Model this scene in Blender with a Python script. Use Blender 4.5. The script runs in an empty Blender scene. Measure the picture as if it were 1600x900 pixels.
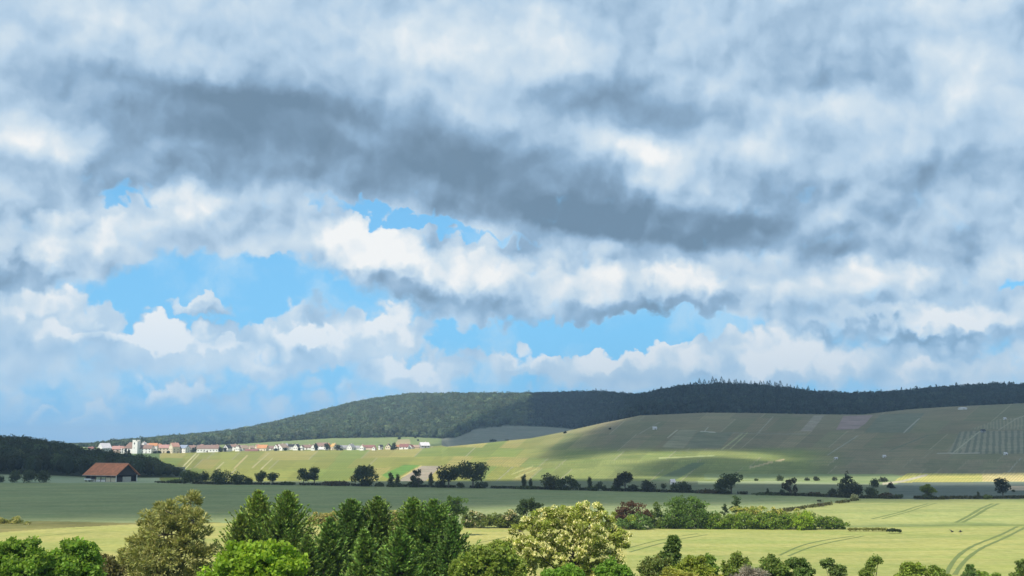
import bpy, math, random
import numpy as np
sc = bpy.context.scene
COL = sc.collection
R = math.radians
# ------------------------------------------------------------------ camera
F = 1716.0                       # focal length in units of 1/1600 of the frame width
CAMZ = 20.0
PITCH = math.atan(240 / F)
cp, sp = math.cos(PITCH), math.sin(PITCH)
cam = bpy.data.objects.new('camera', bpy.data.cameras.new('camera'))
COL.objects.link(cam)
cam.location = (0, 0, CAMZ)
cam.rotation_euler = (math.pi / 2 + PITCH, 0, 0)
cam.data.sensor_width = 36
cam.data.lens = 36 * F / 1600
cam.data.clip_start = 0.5
cam.data.clip_end = 40000
sc.camera = cam
# ------------------------------------------------------------------ sun direction
SEL, SAZ = R(50), R(180 + 38)    # behind the camera, to the left
SUN = np.array([math.sin(SAZ) * math.cos(SEL), math.cos(SAZ) * math.cos(SEL), math.sin(SEL)])
sl = bpy.data.lights.new('sun', 'SUN'); sl.energy = 4.6; sl.angle = R(0.5); sl.color = (1, 0.95, 0.87)
so = bpy.data.objects.new('sun', sl); COL.objects.link(so)
from mathutils import Vector
so.rotation_euler = Vector(SUN).to_track_quat('Z', 'Y').to_euler()
# ------------------------------------------------------------------ exposure, engine
sc.view_settings.view_transform = 'Standard'; sc.view_settings.look = 'None'
sc.view_settings.exposure = 0.25; sc.view_settings.gamma = 1.0
sc.view_settings.use_curve_mapping = False
sc.render.engine = 'CYCLES'
sc.cycles.use_denoising = True
try: sc.cycles.denoiser = 'OPENIMAGEDENOISE'
except Exception: pass
sc.cycles.max_bounces = 6; sc.cycles.diffuse_bounces = 4; sc.cycles.glossy_bounces = 1
sc.cycles.transmission_bounces = 3; sc.cycles.transparent_max_bounces = 24; sc.cycles.volume_bounces = 0
sc.cycles.caustics_reflective = False; sc.cycles.caustics_refractive = False
sc.cycles.sample_clamp_indirect = 4.0
# ------------------------------------------------------------------ node helper
class V:
    """a socket with arithmetic"""
    def __init__(s, g, k): s.g, s.k = g, k
    def __add__(s, o): return s.g.m('ADD', s, o)
    __radd__ = __add__
    def __sub__(s, o): return s.g.m('SUBTRACT', s, o)
    def __rsub__(s, o): return s.g.m('SUBTRACT', o, s)
    def __mul__(s, o): return s.g.m('MULTIPLY', s, o)
    __rmul__ = __mul__
    def __truediv__(s, o): return s.g.m('DIVIDE', s, o)
class G:
    dim = '3D'
    def __init__(s, tree): s.t = tree; s.n = tree.nodes; s.l = tree.links
    def put(s, sock, v):
        if isinstance(v, V): s.l.new(v.k, sock)
        elif v is not None: sock.default_value = v
    def node(s, typ, **kw):
        n = s.n.new(typ)
        for k, v in kw.items(): setattr(n, k, v)
        return n
    def m(s, op, a, b=None, c=None, clamp=False):
        n = s.node('ShaderNodeMath', operation=op, use_clamp=clamp)
        s.put(n.inputs[0], a); s.put(n.inputs[1], b)
        if c is not None: s.put(n.inputs[2], c)
        return V(s, n.outputs[0])
    def vm(s, op, a, b=None):
        n = s.node('ShaderNodeVectorMath', operation=op)
        s.put(n.inputs[0], a)
        if b is not None: s.put(n.inputs[1], b)
        return V(s, n.outputs['Value'] if op in ('LENGTH', 'DOT_PRODUCT') else n.outputs[0])
    def sep(s, v):
        n = s.node('ShaderNodeSeparateXYZ'); s.put(n.inputs[0], v)
        return [V(s, o) for o in n.outputs]
    def comb(s, x, y, z=0.0):
        n = s.node('ShaderNodeCombineXYZ')
        for i, v in enumerate((x, y, z)): s.put(n.inputs[i], v)
        return V(s, n.outputs[0])
    def scale(s, v, f):
        n = s.node('ShaderNodeVectorMath', operation='MULTIPLY'); s.put(n.inputs[0], v)
        n.inputs[1].default_value = f if isinstance(f, tuple) else (f, f, f)
        return V(s, n.outputs[0])
    def noise(s, v, scale, detail=4, rough=0.5, color=False, lac=2.0, dist=0.0):
        n = s.node('ShaderNodeTexNoise', noise_dimensions=s.dim); s.put(n.inputs['Vector'], v)
        n.inputs['Scale'].default_value = scale; n.inputs['Detail'].default_value = detail
        n.inputs['Roughness'].default_value = rough; n.inputs['Lacunarity'].default_value = lac
        n.inputs['Distortion'].default_value = dist
        return V(s, n.outputs['Color' if color else 0])
    def voro(s, v, scale, detail=2.0, rough=0.5, smooth=0.6):
        n = s.node('ShaderNodeTexVoronoi', voronoi_dimensions=s.dim, feature='SMOOTH_F1'); s.put(n.inputs['Vector'], v)
        n.inputs['Scale'].default_value = scale; n.inputs['Detail'].default_value = detail
        n.inputs['Roughness'].default_value = rough; n.inputs['Smoothness'].default_value = smooth
        return V(s, n.outputs['Distance'])
    def rng(s, v, a, b, c=0.0, d=1.0, kind='SMOOTHSTEP'):
        n = s.node('ShaderNodeMapRange', interpolation_type=kind, clamp=True) if kind == 'LINEAR' else s.node('ShaderNodeMapRange', interpolation_type=kind)
        s.put(n.inputs[0], v)
        for i, q in zip((1, 2, 3, 4), (a, b, c, d)): n.inputs[i].default_value = q
        return V(s, n.outputs[0])
    def ramp(s, v, stops):
        n = s.node('ShaderNodeValToRGB'); s.put(n.inputs[0], v); e = n.color_ramp.elements
        e[0].position, e[0].color = stops[0][0], (*stops[0][1], 1)
        e[1].position, e[1].color = stops[-1][0], (*stops[-1][1], 1)
        for p, c in stops[1:-1]:
            q = e.new(p); q.color = (*c, 1)
        return V(s, n.outputs[0])
    def mix(s, f, a, b, mode='MIX'):
        n = s.node('ShaderNodeMix', data_type='RGBA', blend_type=mode)
        s.put(n.inputs[0], f); s.put(n.inputs[6], a); s.put(n.inputs[7], b)
        return V(s, n.outputs[2])
def lin(r, g, b):
    f = lambda c: (c / 255 / 12.92) if c / 255 <= 0.04045 else ((c / 255 + 0.055) / 1.055) ** 2.4
    return (f(r), f(g), f(b))
# ------------------------------------------------------------------ world: Nishita sky and clouds by direction
def build_world():
    w = bpy.data.worlds.new('World'); sc.world = w; w.use_nodes = True
    w.cycles.sampling_method = 'MANUAL'; w.cycles.sample_map_resolution = 512
    g = G(w.node_tree); g.n.clear(); g.dim = '2D'
    STR = 0.1
    EXPO = 2 ** sc.view_settings.exposure
    out = g.node('ShaderNodeOutputWorld'); bg = g.node('ShaderNodeBackground')
    g.l.new(bg.outputs[0], out.inputs[0]); bg.inputs[1].default_value = STR
    sky = g.node('ShaderNodeTexSky', sky_type='NISHITA', sun_disc=False)
    sky.sun_elevation = SEL; sky.sun_rotation = SAZ; sky.altitude = 200
    sky.air_density = 1.0; sky.dust_density = 0.6; sky.ozone_density = 2.0
    tc = g.node('ShaderNodeTexCoord'); D = V(g, tc.outputs['Generated'])
    x, y, z = g.sep(D)
    az = g.m('ARCTAN2', x, y); el = g.m('ARCSINE', z)
    # sky coordinates: 1 unit = 1/17.16 rad
    X = az * 17.16; Y = el * 17.16
    P = g.comb(X, Y, 0.0)
    w1 = g.vm('SUBTRACT', g.noise(P, 0.55, 5, 0.55, True), (0.5, 0.5, 0.5))
    w2 = g.vm('SUBTRACT', g.noise(P, 2.4, 5, 0.6, True), (0.5, 0.5, 0.5))
    Pw = g.vm('ADD', g.vm('ADD', P, g.scale(w1, (1.1, 0.7, 0))), g.scale(w2, (0.42, 0.36, 0)))
    scal = g.voro(g.vm('ADD', P, g.scale(w2, (0.3, 0.3, 0))), 2.6, 1.5, 0.5, 0.15)
    Pw = g.vm('ADD', Pw, g.comb(0.0, scal * 0.27 - 0.1, 0.0))
    Ps = g.vm('ADD', g.vm('ADD', P, g.scale(w1, (0.95, 0.5, 0))), g.scale(w2, (0.36, 0.22, 0)))            # smoother warp for the high deck
    def s2(px, py):
        cx, cy = (px - 800) / F, (450 - py) / F
        d = np.array([cx, cp - sp * cy, sp + cp * cy]); d /= np.linalg.norm(d)
        return math.atan2(d[0], d[1]) * 17.16, math.asin(d[2]) * 17.16
    def blob(base, px, py, rx, ru, rd, rot, amp, hard=0.0):
        X0, Y0 = s2(px, py)
        n = g.node('ShaderNodeMapping', vector_type='TEXTURE'); g.put(n.inputs['Vector'], base)
        n.inputs['Location'].default_value = (X0, Y0, 0); n.inputs['Rotation'].default_value = (0, 0, R(rot))
        n.inputs['Scale'].default_value = (rx / 100, rd / 100, 1)
        v = V(g, n.outputs[0])
        if ru != rd:
            a, b, c = g.sep(v)
            b = g.m('ADD', b, g.m('MULTIPLY', g.m('MAXIMUM', b, 0.0), rd / ru - 1))
            v = g.comb(a, b, 0.0)
        return g.rng(g.vm('LENGTH', v), hard, 1.0, amp, 0.0)
    def chain(base, acc):                       # makes the blobs compile one after another
        n = g.node('ShaderNodeVectorMath', operation='MULTIPLY_ADD'); g.put(n.inputs[0], acc)
        n.inputs[1].default_value = (1e-7, 1e-7, 0); g.put(n.inputs[2], base); return V(g, n.outputs[0])
    def total(base, start, lst):
        acc = start
        for b in lst:
            q = blob(base if acc is None else chain(base, acc), *b)
            acc = q if acc is None else acc + q
        return acc
    # ---- coverage: 1 = cloud
    cover = [
        (340, 446, 260, 72, 60, 3, -1.9, 0.25), (560, 470, 140, 44, 40, -12, -0.8, 0.1),
        (205, 300, 55, 24, 24, 0, -1.0, 0.1), (660, 334, 240, 16, 20, -14, -1.3, 0.1),
        (950, 514, 320, 34, 38, 1, -1.8, 0.2), (720, 520, 90, 34, 40, 0, -0.8, 0.1), (1595, 420, 34, 18, 18, 0, -0.9, 0.1),
        (330, 595, 360, 30, 30, 0, -0.3, 0.1), (180, 665, 480, 36, 40, 0, -0.4, 0.1), (640, 545, 60, 20, 30, 0, -0.5, 0.1), (520, 570, 60, 24, 30, 0, -0.5, 0.1),
        (1300, 600, 420, 24, 24, 0, -0.2, 0.1), (780, 598, 200, 22, 22, 0, -0.4, 0.1), (1090, 505, 90, 20, 20, 0, -0.5, 0.1),
        (308, 462, 95, 26, 26, -2, 2.0, 0.2), (500, 456, 60, 22, 30, 0, 1.0, 0.0), (460, 350, 90, 40, 60, 0, 0.4, 0.0),
        (250, 512, 95, 26, 50, 0, 1.0, 0.2), (490, 522, 90, 24, 60, 0, 1.0, 0.2), (610, 515, 75, 42, 60, 0, 1.0, 0.2),
        (400, 562, 70, 30, 40, 0, 0.6, 0.1), (655, 577, 95, 22, 40, 0, 0.9, 0.2), (1010, 545, 160, 34, 70, 0, 0.8, 0.2), (1210, 548, 100, 42, 60, 0, 1.1, 0.2),
        (60, 470, 150, 36, 70, 0, 0.8, 0.2), (860, 560, 70, 30, 50, 0, 0.7, 0.1), (1430, 560, 200, 30, 60, 0, 0.4, 0.2), (280, 605, 80, 20, 30, 0, 0.5, 0.1), (120, 640, 110, 16, 24, 0, 0.35, 0.1),
    ]
    low = g.rng(Y, 0.0, 2.2, 0.42, 1.0)
    fb = g.noise(P, 1.3, 8, 0.58) - 0.5
    puff = (0.4 - scal)
    dens = total(Pw, low, cover) + fb * 0.9 + puff * 0.45
    dens = dens + g.rng(Y, 3.7, 4.6, 0.0, 0.7)
    alpha = g.rng(dens, 0.08, 0.74)
    # ---- shade of the cloud: 0 dark base, 1 sunlit
    deck = [
        (330, 160, 300, 44, 110, -4, -0.32, 0.2), (600, 215, 430, 90, 130, -11, -0.31, 0.25), (860, 300, 380, 80, 84, -13, -0.28, 0.25),
        (1090, 362, 390, 54, 34, -7, -0.42, 0.3), (900, 352, 170, 30, 34, -10, -0.2, 0.0), (300, 225, 330, 60, 60, -3, -0.14, 0.0), (330, 262, 300, 34, 44, -4, -0.26, 0.0), (720, 330, 260, 40, 46, -14, -0.16, 0.0),
        (985, 160, 240, 62, 76, -13, -0.36, 0.0), (1290, 120, 170, 54, 60, -5, -0.24, 0.0), (1500, 268, 190, 54, 60, 0, -0.30, 0.0), (1230, 310, 240, 50, 50, -12, -0.18, 0.0),
        (120, 270, 150, 34, 44, 0, -0.20, 0.0), (110, 110, 110, 60, 70, -30, -0.10, 0.0), (930, 20, 150, 40, 50, 0, -0.14, 0.0), (1430, 395, 220, 26, 34, -2, -0.2, 0.0),
        (70, 215, 110, 46, 56, -8, 0.34, 0.0), (170, 50, 170, 60, 60, -10, 0.2, 0.0), (690, 75, 380, 66, 56, -5, 0.26, 0.0), (840, 40, 100, 60, 60, 0, 0.24, 0.0),
        (1010, 243, 180, 36, 40, -20, 0.36, 0.0), (1330, 170, 150, 46, 50, -10, 0.2, 0.0), (1520, 120, 130, 70, 80, -20, 0.24, 0.0), (1450, 10, 150, 50, 50, 0, 0.22, 0.0), (1020, 285, 80, 26, 26, 0, 0.24, 0.0),
        (560, 212, 220, 20, 26, -13, 0.12, 0.0), (1180, 235, 160, 40, 40, -10, 0.14, 0.0),
    ]
    cumulus = [
        (575, 365, 120, 60, 88, -12, 0.36, 0.4), (725, 412, 150, 46, 66, -10, 0.32, 0.35), (905, 420, 120, 36, 50, -4, 0.27, 0.35), (1060, 434, 100, 40, 50, -8, 0.34, 0.35), (848, 470, 60, 40, 40, 0, 0.24, 0.1),
        (730, 470, 230, 52, 46, -10, -0.25, 0.1), (590, 435, 130, 40, 60, -10, -0.16, 0.0), (1050, 478, 260, 40, 32, -2, -0.28, 0.1), (860, 400, 30, 20, 24, 0, -0.1, 0.0), (680, 385, 40, 24, 34, -20, -0.1, 0.0), (980, 425, 40, 24, 30, 0, -0.12, 0.0), (1240, 455, 140, 34, 40, 0, 0.12, 0.1), (1400, 420, 200, 30, 40, 4, 0.2, 0.1),
        (1470, 484, 220, 30, 34, 3, 0.36, 0.2), (1430, 516, 260, 20, 28, 0, -0.36, 0.0), (1205, 545, 78, 42, 44, 0, 0.5, 0.35), (1300, 560, 70, 24, 30, 0, 0.3, 0.1), (1585, 370, 60, 60, 50, 0, 0.26, 0.1),
        (250, 508, 80, 22, 28, 0, 0.55, 0.3), (485, 518, 85, 20, 34, 0, 0.5, 0.3), (400, 560, 50, 26, 30, 0, 0.3, 0.1), (655, 573, 85, 18, 28, 0, 0.4, 0.2), (608, 505, 58, 38, 34, 0, 0.46, 0.3),
        (990, 535, 130, 24, 34, 0, 0.3, 0.2), (1000, 575, 160, 20, 30, 0, -0.1, 0.0), (90, 355, 150, 34, 44, 5, 0.3, 0.25), (40, 390, 120, 24, 30, 0, 0.16, 0.1), (70, 462, 95, 24, 30, 0, 0.34, 0.2),
        (130, 505, 80, 16, 24, 0, 0.3, 0.2), (320, 530, 60, 14, 22, 0, 0.3, 0.2), (270, 608, 80, 16, 24, 0, 0.3, 0.2), (110, 640, 110, 14, 22, 0, 0.22, 0.2), (830, 548, 50, 18, 24, 0, 0.35, 0.2), (1090, 560, 50, 18, 26, 0, 0.2, 0.2), (1450, 560, 90, 18, 26, 0, 0.25, 0.2), (540, 590, 60, 12, 18, 0, 0.2, 0.2), (930, 555, 60, 16, 22, 0, 0.25, 0.2),
        (390, 360, 80, 40, 44, 0, 0.16, 0.1), (290, 300, 70, 26, 40, 0, 0.2, 0.1), (305, 458, 60, 20, 18, 0, 0.3, 0.1), (320, 485, 80, 14, 16, 0, -0.14, 0.0), (60, 420, 220, 26, 30, 0, -0.12, 0.0),
    ]
    # relief of the billows lit from above and from the left
    Pb = g.vm('ADD', g.vm('ADD', P, g.scale(w1, (0.5, 0.35, 0))), g.scale(w2, (0.2, 0.18, 0)))
    nA = g.noise(Pb, 0.7, 5, 0.5); nB = g.noise(g.vm('ADD', Pb, (-0.14, 0.34, 0.0)), 0.7, 5, 0.5)
    relief = (nA - nB)
    qA = g.voro(Pb, 1.0, 2.0, 0.45, 0.3); qB = g.voro(g.vm('ADD', Pb, (-0.1, 0.2, 0.0)), 1.0, 2.0, 0.45, 0.3)
    prel = (qB - qA)
    mid = g.rng(Y, 3.2, 4.6, 1.0, 0.5)
    low2 = g.rng(Y, 0.2, 2.2, 0.6, 1.0)
    shade = total(Ps, g.m('MULTIPLY', dens, 1e-6), deck)
    cum = total(Pw, shade, cumulus)
    fine = (g.noise(Ps, 0.9, 7, 0.6) - 0.5) + (qA - 0.4) * -0.35
    bA = g.m('ABSOLUTE', g.noise(Pb, 0.85, 5, 0.5) - 0.5); bB = g.m('ABSOLUTE', g.noise(g.vm('ADD', Pb, (-0.12, 0.22, 0.0)), 0.85, 5, 0.5) - 0.5)
    fine = fine + (bA - 0.1) * 0.55
    relief = relief + (bA - bB) * 1.1 * g.rng(Y, 2.5, 4.5, 0.4, 1.3)
    S = (0.545 + cum) + g.rng(Y, 1.0, 2.6, 0.1, 0.0) + fine * (g.rng(cum, -0.45, 0.0, 0.4, 1.0) * 0.25) + (relief * 0.55 + prel * 0.42) * (mid * low2)
    S = S + g.rng(dens, 0.1, 0.9, 0.1, 0.0) * 0.6
    cl = g.ramp(S, [(0.0, lin(113, 139, 162)), (0.14, lin(126, 153, 178)), (0.32, lin(148, 178, 206)), (0.52, lin(184, 209, 231)), (0.72, lin(214, 229, 240)), (0.95, lin(252, 252, 250))])
    cl = g.scale(cl, 1 / STR / EXPO)
    lowhaze = g.rng(Y, 0.0, 2.6, 0.55, 0.0, 'LINEAR')
    blue = g.mix(1.0, V(g, sky.outputs[0]), (0.92, 1.3, 1.34, 1), 'MULTIPLY')
    pale = tuple(c / STR / EXPO for c in lin(150, 203, 242)) + (1,)
    cl = g.mix(lowhaze, cl, pale)
    blue = g.mix(g.rng(Y, 0.3, 5.0, 0.92, 0.35, 'LINEAR'), blue, tuple(c / STR / EXPO for c in lin(112, 194, 250)) + (1,))
    veil = g.rng(g.noise(Ps, 0.75, 6, 0.6), 0.42, 0.78, 0.0, 0.55)
    blue = g.mix(veil, blue, tuple(c / STR / EXPO for c in lin(205, 230, 246)) + (1,))
    col = g.mix(alpha * 0.97, blue, cl)
    g.put(bg.inputs[0], col)
build_world()
# ------------------------------------------------------------------ projection helpers (metres <-> picture of 1600x900)
def proj(x, y, z):
    dz = z - CAMZ
    cz = y * cp + dz * sp; cu = -y * sp + dz * cp
    cz = np.where(np.abs(cz) < 1e-3, 1e-3, cz)
    return 800 + F * x / cz, 450 - F * cu / cz
def ray(px, py):
    cx, cy = (px - 800) / F, (450 - py) / F
    Y = cp - sp * cy
    return cx / Y, (sp + cp * cy) / Y           # x and z per metre of depth
def z_at(py, D): return CAMZ + D * ray(800, py)[1]
# ------------------------------------------------------------------ terrain
T_CREST = [(-600, 712), (150, 708), (300, 707), (400, 705), (500, 702.5), (600, 701), (690, 698), (760, 692), (830, 685), (880, 675), (940, 661), (1000, 648.5), (1100, 645.5), (1250, 646.5), (1350, 648), (1420, 641), (1500, 636), (1600, 630), (2200, 612)]
T_CD = [(-600, 1250), (690, 1260), (900, 1340), (1000, 1400), (1600, 1520), (2200, 1560)]
T_FE = [(-600, 700), (150, 699), (300, 697), (380, 694), (450, 689), (520, 684.5), (640, 684), (690, 686), (715, 684), (745, 670), (800, 664.5), (860, 667.5), (900, 671), (950, 664), (1000, 650), (1100, 646.5), (1250, 647), (1350, 649), (1420, 642), (1500, 637), (1600, 631), (2200, 614)]
T_FD = [(-600, 1640), (640, 1640), (700, 1750), (800, 1850), (900, 1850), (960, 1620), (1000, 1470), (1100, 1460), (1600, 1570), (2200, 1620)]
T_TOP = [(-600, 700), (60, 699), (140, 696), (180, 689.5), (250, 682), (300, 678), (350, 673), (400, 665), (450, 653), (500, 641), (550, 628), (600, 619.5), (640, 614.5), (700, 613.5), (800, 614), (870, 612), (930, 610), (1000, 615.5), (1035, 607), (1080, 600.5), (1130, 597.5), (1200, 601), (1280, 610.5), (1330, 613), (1400, 610), (1480, 603), (1600, 598), (2200, 590)]
T_TD = [(-600, 2600), (700, 2600), (870, 2500), (1000, 2150), (1080, 1900), (1600, 1850), (2200, 1850)]
T_LFT = [(-600, 676), (0, 680), (40, 681.5), (62, 685), (100, 691), (130, 697), (160, 702), (200, 708), (235, 713), (255, 722), (280, 731), (300, 737)]   # tops of the wood on the left
tab = lambda t, x: np.interp(x, [a for a, _ in t], [b for _, b in t])
def pchip(xk, yk, xq):
    xk = np.asarray(xk, float); yk = np.asarray(yk, float)
    h = np.diff(xk); d = np.diff(yk) / h
    m = np.zeros(len(xk))
    for i in range(1, len(xk) - 1):
        if d[i - 1] * d[i] > 0:
            w1 = 2 * h[i] + h[i - 1]; w2 = h[i] + 2 * h[i - 1]
            m[i] = (w1 + w2) / (w1 / d[i - 1] + w2 / d[i])
    m[0] = d[0]; m[-1] = d[-1]
    i = np.clip(np.searchsorted(xk, xq) - 1, 0, len(xk) - 2)
    t = (xq - xk[i]) / h[i]
    return (yk[i] * (1 + 2 * t) * (1 - t) ** 2 + m[i] * h[i] * t * (1 - t) ** 2 + yk[i + 1] * t * t * (3 - 2 * t) + m[i + 1] * h[i] * t * t * (t - 1))
DG = np.concatenate([np.arange(0, 1000, 4.0), np.arange(1000, 3400, 8.0), np.arange(3400, 13100, 100.0)])
PXC = np.arange(-600, 2201, 10.0)
ZT = np.zeros((len(PXC), len(DG)))
for i, px in enumerate(PXC):
    k = [(165, 0.0)]
    dip = -1.9 * np.clip((px - 650) / 250, 0, 1)
    k += [(262, 0.15), (292, dip), (345, 0.0), (470, 0.0)]
    foot = float(np.interp(px, [300, 800, 1000], [575, 590, 610]))
    if px < 300:
        hz = float(np.interp(px, [-600, 0, 60, 130, 200, 290], [20, 14, 11, 4.5, 1.0, 0.2]))
        k += [(570, 0.05), (800, hz), (930, hz * 0.8)]
    else: k += [(foot, 0.1)]
    cd, fd, td = tab(T_CD, px), tab(T_FD, px), tab(T_TD, px)
    cz, fz = z_at(tab(T_CREST, px), cd), z_at(tab(T_FE, px), fd)
    k.append((cd, cz))
    if 690 < px < 960: k.append(((cd + fd) / 2 - 40, z_at(tab(T_CREST, px) + 3, (cd + fd) / 2 - 40) - 3))
    k.append((fd, fz))
    tz = z_at(tab(T_TOP, px), td) - 13.0
    if tz < fz + 1: tz = fz + 1
    k += [(td, tz), (td + 500, tz * 0.75), (5200, 12.0), (8000, 2.0), (13100, 0.0)]
    z = pchip([a for a, _ in k], [b for _, b in k], DG)
    n = DG < 165
    z[n] = 18.3 * (1 - DG[n] / 165) ** 1.6
    ZT[i] = z
def ground_z(x, y):
    x = np.asarray(x, float); y = np.asarray(y, float)
    D = np.clip(y, 0, 13000)
    px = 800 + F / cp * x / np.maximum(y, 2.0)
    u = np.clip((px + 600) / 10, 0, len(PXC) - 1.001); i = u.astype(int); fu = u - i
    j = np.clip(np.searchsorted(DG, D, side='right') - 1, 0, len(DG) - 2); fv = (D - DG[j]) / (DG[j + 1] - DG[j])
    z = (ZT[i, j] * (1 - fu) + ZT[i + 1, j] * fu) * (1 - fv) + (ZT[i, j + 1] * (1 - fu) + ZT[i + 1, j + 1] * fu) * fv
    hill = np.clip((D - 620) / 200, 0, 1) * np.clip((2900 - D) / 300, 0, 1)
    z = z + hill * (0.55 * np.sin(x * 0.021 + y * 0.006) + 0.4 * np.sin(y * 0.023 - x * 0.012))
    z = z + np.clip((D - 170) / 60, 0, 1) * np.clip((560 - D) / 100, 0, 1) * (0.12 * np.sin(x * 0.05 + 1) + 0.1 * np.sin(y * 0.06 + x * 0.02))
    return z
DR = np.arange(120, 3300, 1.0)
def hit(px, py, lift=0.0):
    """ground point seen at this place of the photograph"""
    sx, sz = ray(px, py)
    x = sx * DR; zr = CAMZ + sz * DR; zt = ground_z(x, DR) + lift
    w = np.nonzero(zr <= zt)[0]
    i = w[0] if len(w) else len(DR) - 1
    return x[i], DR[i], float(zt[i] - lift)
def spot(px, D):
    """ground point at depth D under picture column px"""
    x = (px - 800) / F * cp * D
    return x, D, float(ground_z(x, D))
# ------------------------------------------------------------------ mesh helpers
def mesh_obj(name, verts, faces, mat, parent=None, col=None, smooth=False, attrs=None):
    """faces: (n,k) int array or list of lists"""
    me = bpy.data.meshes.new(name)
    verts = np.asarray(verts, np.float32)
    if isinstance(faces, np.ndarray):
        n, k = faces.shape
        me.vertices.add(len(verts)); me.vertices.foreach_set('co', verts.ravel())
        me.loops.add(n * k); me.loops.foreach_set('vertex_index', faces.astype(np.int32).ravel())
        me.polygons.add(n); me.polygons.foreach_set('loop_start', np.arange(0, n * k, k, dtype=np.int32))
        me.update(calc_edges=True)
    else:
        me.from_pydata([tuple(map(float, v)) for v in verts], [], [list(map(int, f)) for f in faces]); me.update()
    if col is not None:
        a = me.color_attributes.new('Col', 'FLOAT_COLOR', 'POINT')
        c = np.ones((len(verts), 4), np.float32); c[:, :3] = col
        a.data.foreach_set('color', c.ravel())
    for k_, v_ in (attrs or {}).items():
        a = me.attributes.new(k_, 'FLOAT', 'POINT'); a.data.foreach_set('value', np.asarray(v_, np.float32))
    if smooth: me.polygons.foreach_set('use_smooth', np.ones(len(me.polygons), bool))
    me.materials.append(mat)
    o = bpy.data.objects.new(name, me); COL.objects.link(o)
    if parent is not None: o.parent = parent
    return o
class MB:
    """collects boxes, prisms and tubes into one mesh"""
    def __init__(s): s.v, s.f = [], []
    def add(s, vs, fs):
        b = len(s.v); s.v += [tuple(v) for v in vs]; s.f += [[b + i for i in f] for f in fs]; return s
    def box(s, x0, x1, y0, y1, z0, z1):
        return s.add([(x0, y0, z0), (x1, y0, z0), (x1, y1, z0), (x0, y1, z0), (x0, y0, z1), (x1, y0, z1), (x1, y1, z1), (x0, y1, z1)],
                     [(0, 3, 2, 1), (4, 5, 6, 7), (0, 1, 5, 4), (1, 2, 6, 5), (2, 3, 7, 6), (3, 0, 4, 7)])
    def tube(s, pts, rad, n=6):
        pts = [np.array(p, float) for p in pts]; b = len(s.v); K = len(pts)
        for i, p in enumerate(pts):
            d = pts[min(i + 1, K - 1)] - pts[max(i - 1, 0)]; d /= np.linalg.norm(d) + 1e-9
            a = np.cross(d, (0.3, 1, 0.1)); a /= np.linalg.norm(a); c = np.cross(d, a)
            for k in range(n):
                t = 2 * math.pi * k / n
                s.v.append(tuple(p + rad[i] * (math.cos(t) * a + math.sin(t) * c)))
        for i in range(K - 1):
            for k in range(n):
                s.f.append([b + i * n + k, b + i * n + (k + 1) % n, b + (i + 1) * n + (k + 1) % n, b + (i + 1) * n + k])
        s.f.append([b + k for k in range(n)][::-1]); s.f.append([b + (K - 1) * n + k for k in range(n)])
        return s
    def build(s, name, mat, parent=None): return mesh_obj(name, s.v, s.f, mat, parent)
def tag(o, label=None, cat=None, group=None, kind=None):
    if label: o['label'] = label
    if cat: o['category'] = cat
    if group: o['group'] = group
    if kind: o['kind'] = kind
    return o
def empty(name, loc, rz=0.0):
    o = bpy.data.objects.new(name, None); COL.objects.link(o); o.location = loc; o.rotation_euler = (0, 0, rz); o.empty_display_size = 0.5
    return o
# ------------------------------------------------------------------ materials
def new_mat(name):
    m = bpy.data.materials.new(name); m.use_nodes = True; g = G(m.node_tree); g.n.clear()
    o = g.node('ShaderNodeOutputMaterial'); return m, g, o
def leaf_material(name, trans=0.3, rough=0.6):
    m, g, o = new_mat(name)
    a = g.node('ShaderNodeAttribute', attribute_name='Col')
    tc = g.node('ShaderNodeTexCoord')
    n = g.noise(V(g, tc.outputs['Object']), 1.7, 3)
    c = g.mix(1.0, V(g, a.outputs['Color']), g.ramp(n, [(0.3, (0.78, 0.8, 0.75)), (0.7, (1.2, 1.18, 1.1))]), 'MULTIPLY')
    p = g.node('ShaderNodeBsdfPrincipled'); g.put(p.inputs['Base Color'], c); p.inputs['Roughness'].default_value = rough
    p.inputs['Specular IOR Level'].default_value = 0.25
    t = g.node('ShaderNodeBsdfTranslucent'); g.put(t.inputs[0], g.mix(1.0, c, (1.1, 1.15, 0.6, 1), 'MULTIPLY'))
    x = g.node('ShaderNodeMixShader'); x.inputs[0].default_value = trans
    g.l.new(p.outputs[0], x.inputs[1]); g.l.new(t.outputs[0], x.inputs[2]); g.l.new(x.outputs[0], o.inputs[0])
    return m
def plain(name, rgb, rough=0.8, var=0.15, scale=3.0, bump=0.0, metal=0.0, spec=0.3, stripes=None):
    m, g, o = new_mat(name)
    tc = g.node('ShaderNodeTexCoord'); P = V(g, tc.outputs['Object'])
    n = g.noise(P, scale, 5, 0.6)
    c = g.mix(1.0, (*rgb, 1), g.ramp(n, [(0.25, (1 - var,) * 3), (0.75, (1 + var,) * 3)]), 'MULTIPLY')
    if stripes:
        w = g.node('ShaderNodeTexWave', wave_type='BANDS', bands_direction=stripes[0]); g.put(w.inputs['Vector'], P)
        w.inputs['Scale'].default_value = stripes[1]; w.inputs['Distortion'].default_value = 0.4
        c = g.mix(1.0, c, g.ramp(V(g, w.outputs[0]), [(0.0, (1 - stripes[2],) * 3), (0.4, (1.05,) * 3)]), 'MULTIPLY')
    p = g.node('ShaderNodeBsdfPrincipled'); g.put(p.inputs['Base Color'], c); p.inputs['Roughness'].default_value = rough
    p.inputs['Metallic'].default_value = metal; p.inputs['Specular IOR Level'].default_value = spec
    g.l.new(p.outputs[0], o.inputs[0])
    return m
LEAF = leaf_material('leaves', 0.45)
NEEDLE = leaf_material('needles', 0.2, 0.5)
PETAL = leaf_material('petals', 0.35, 0.7)
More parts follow.
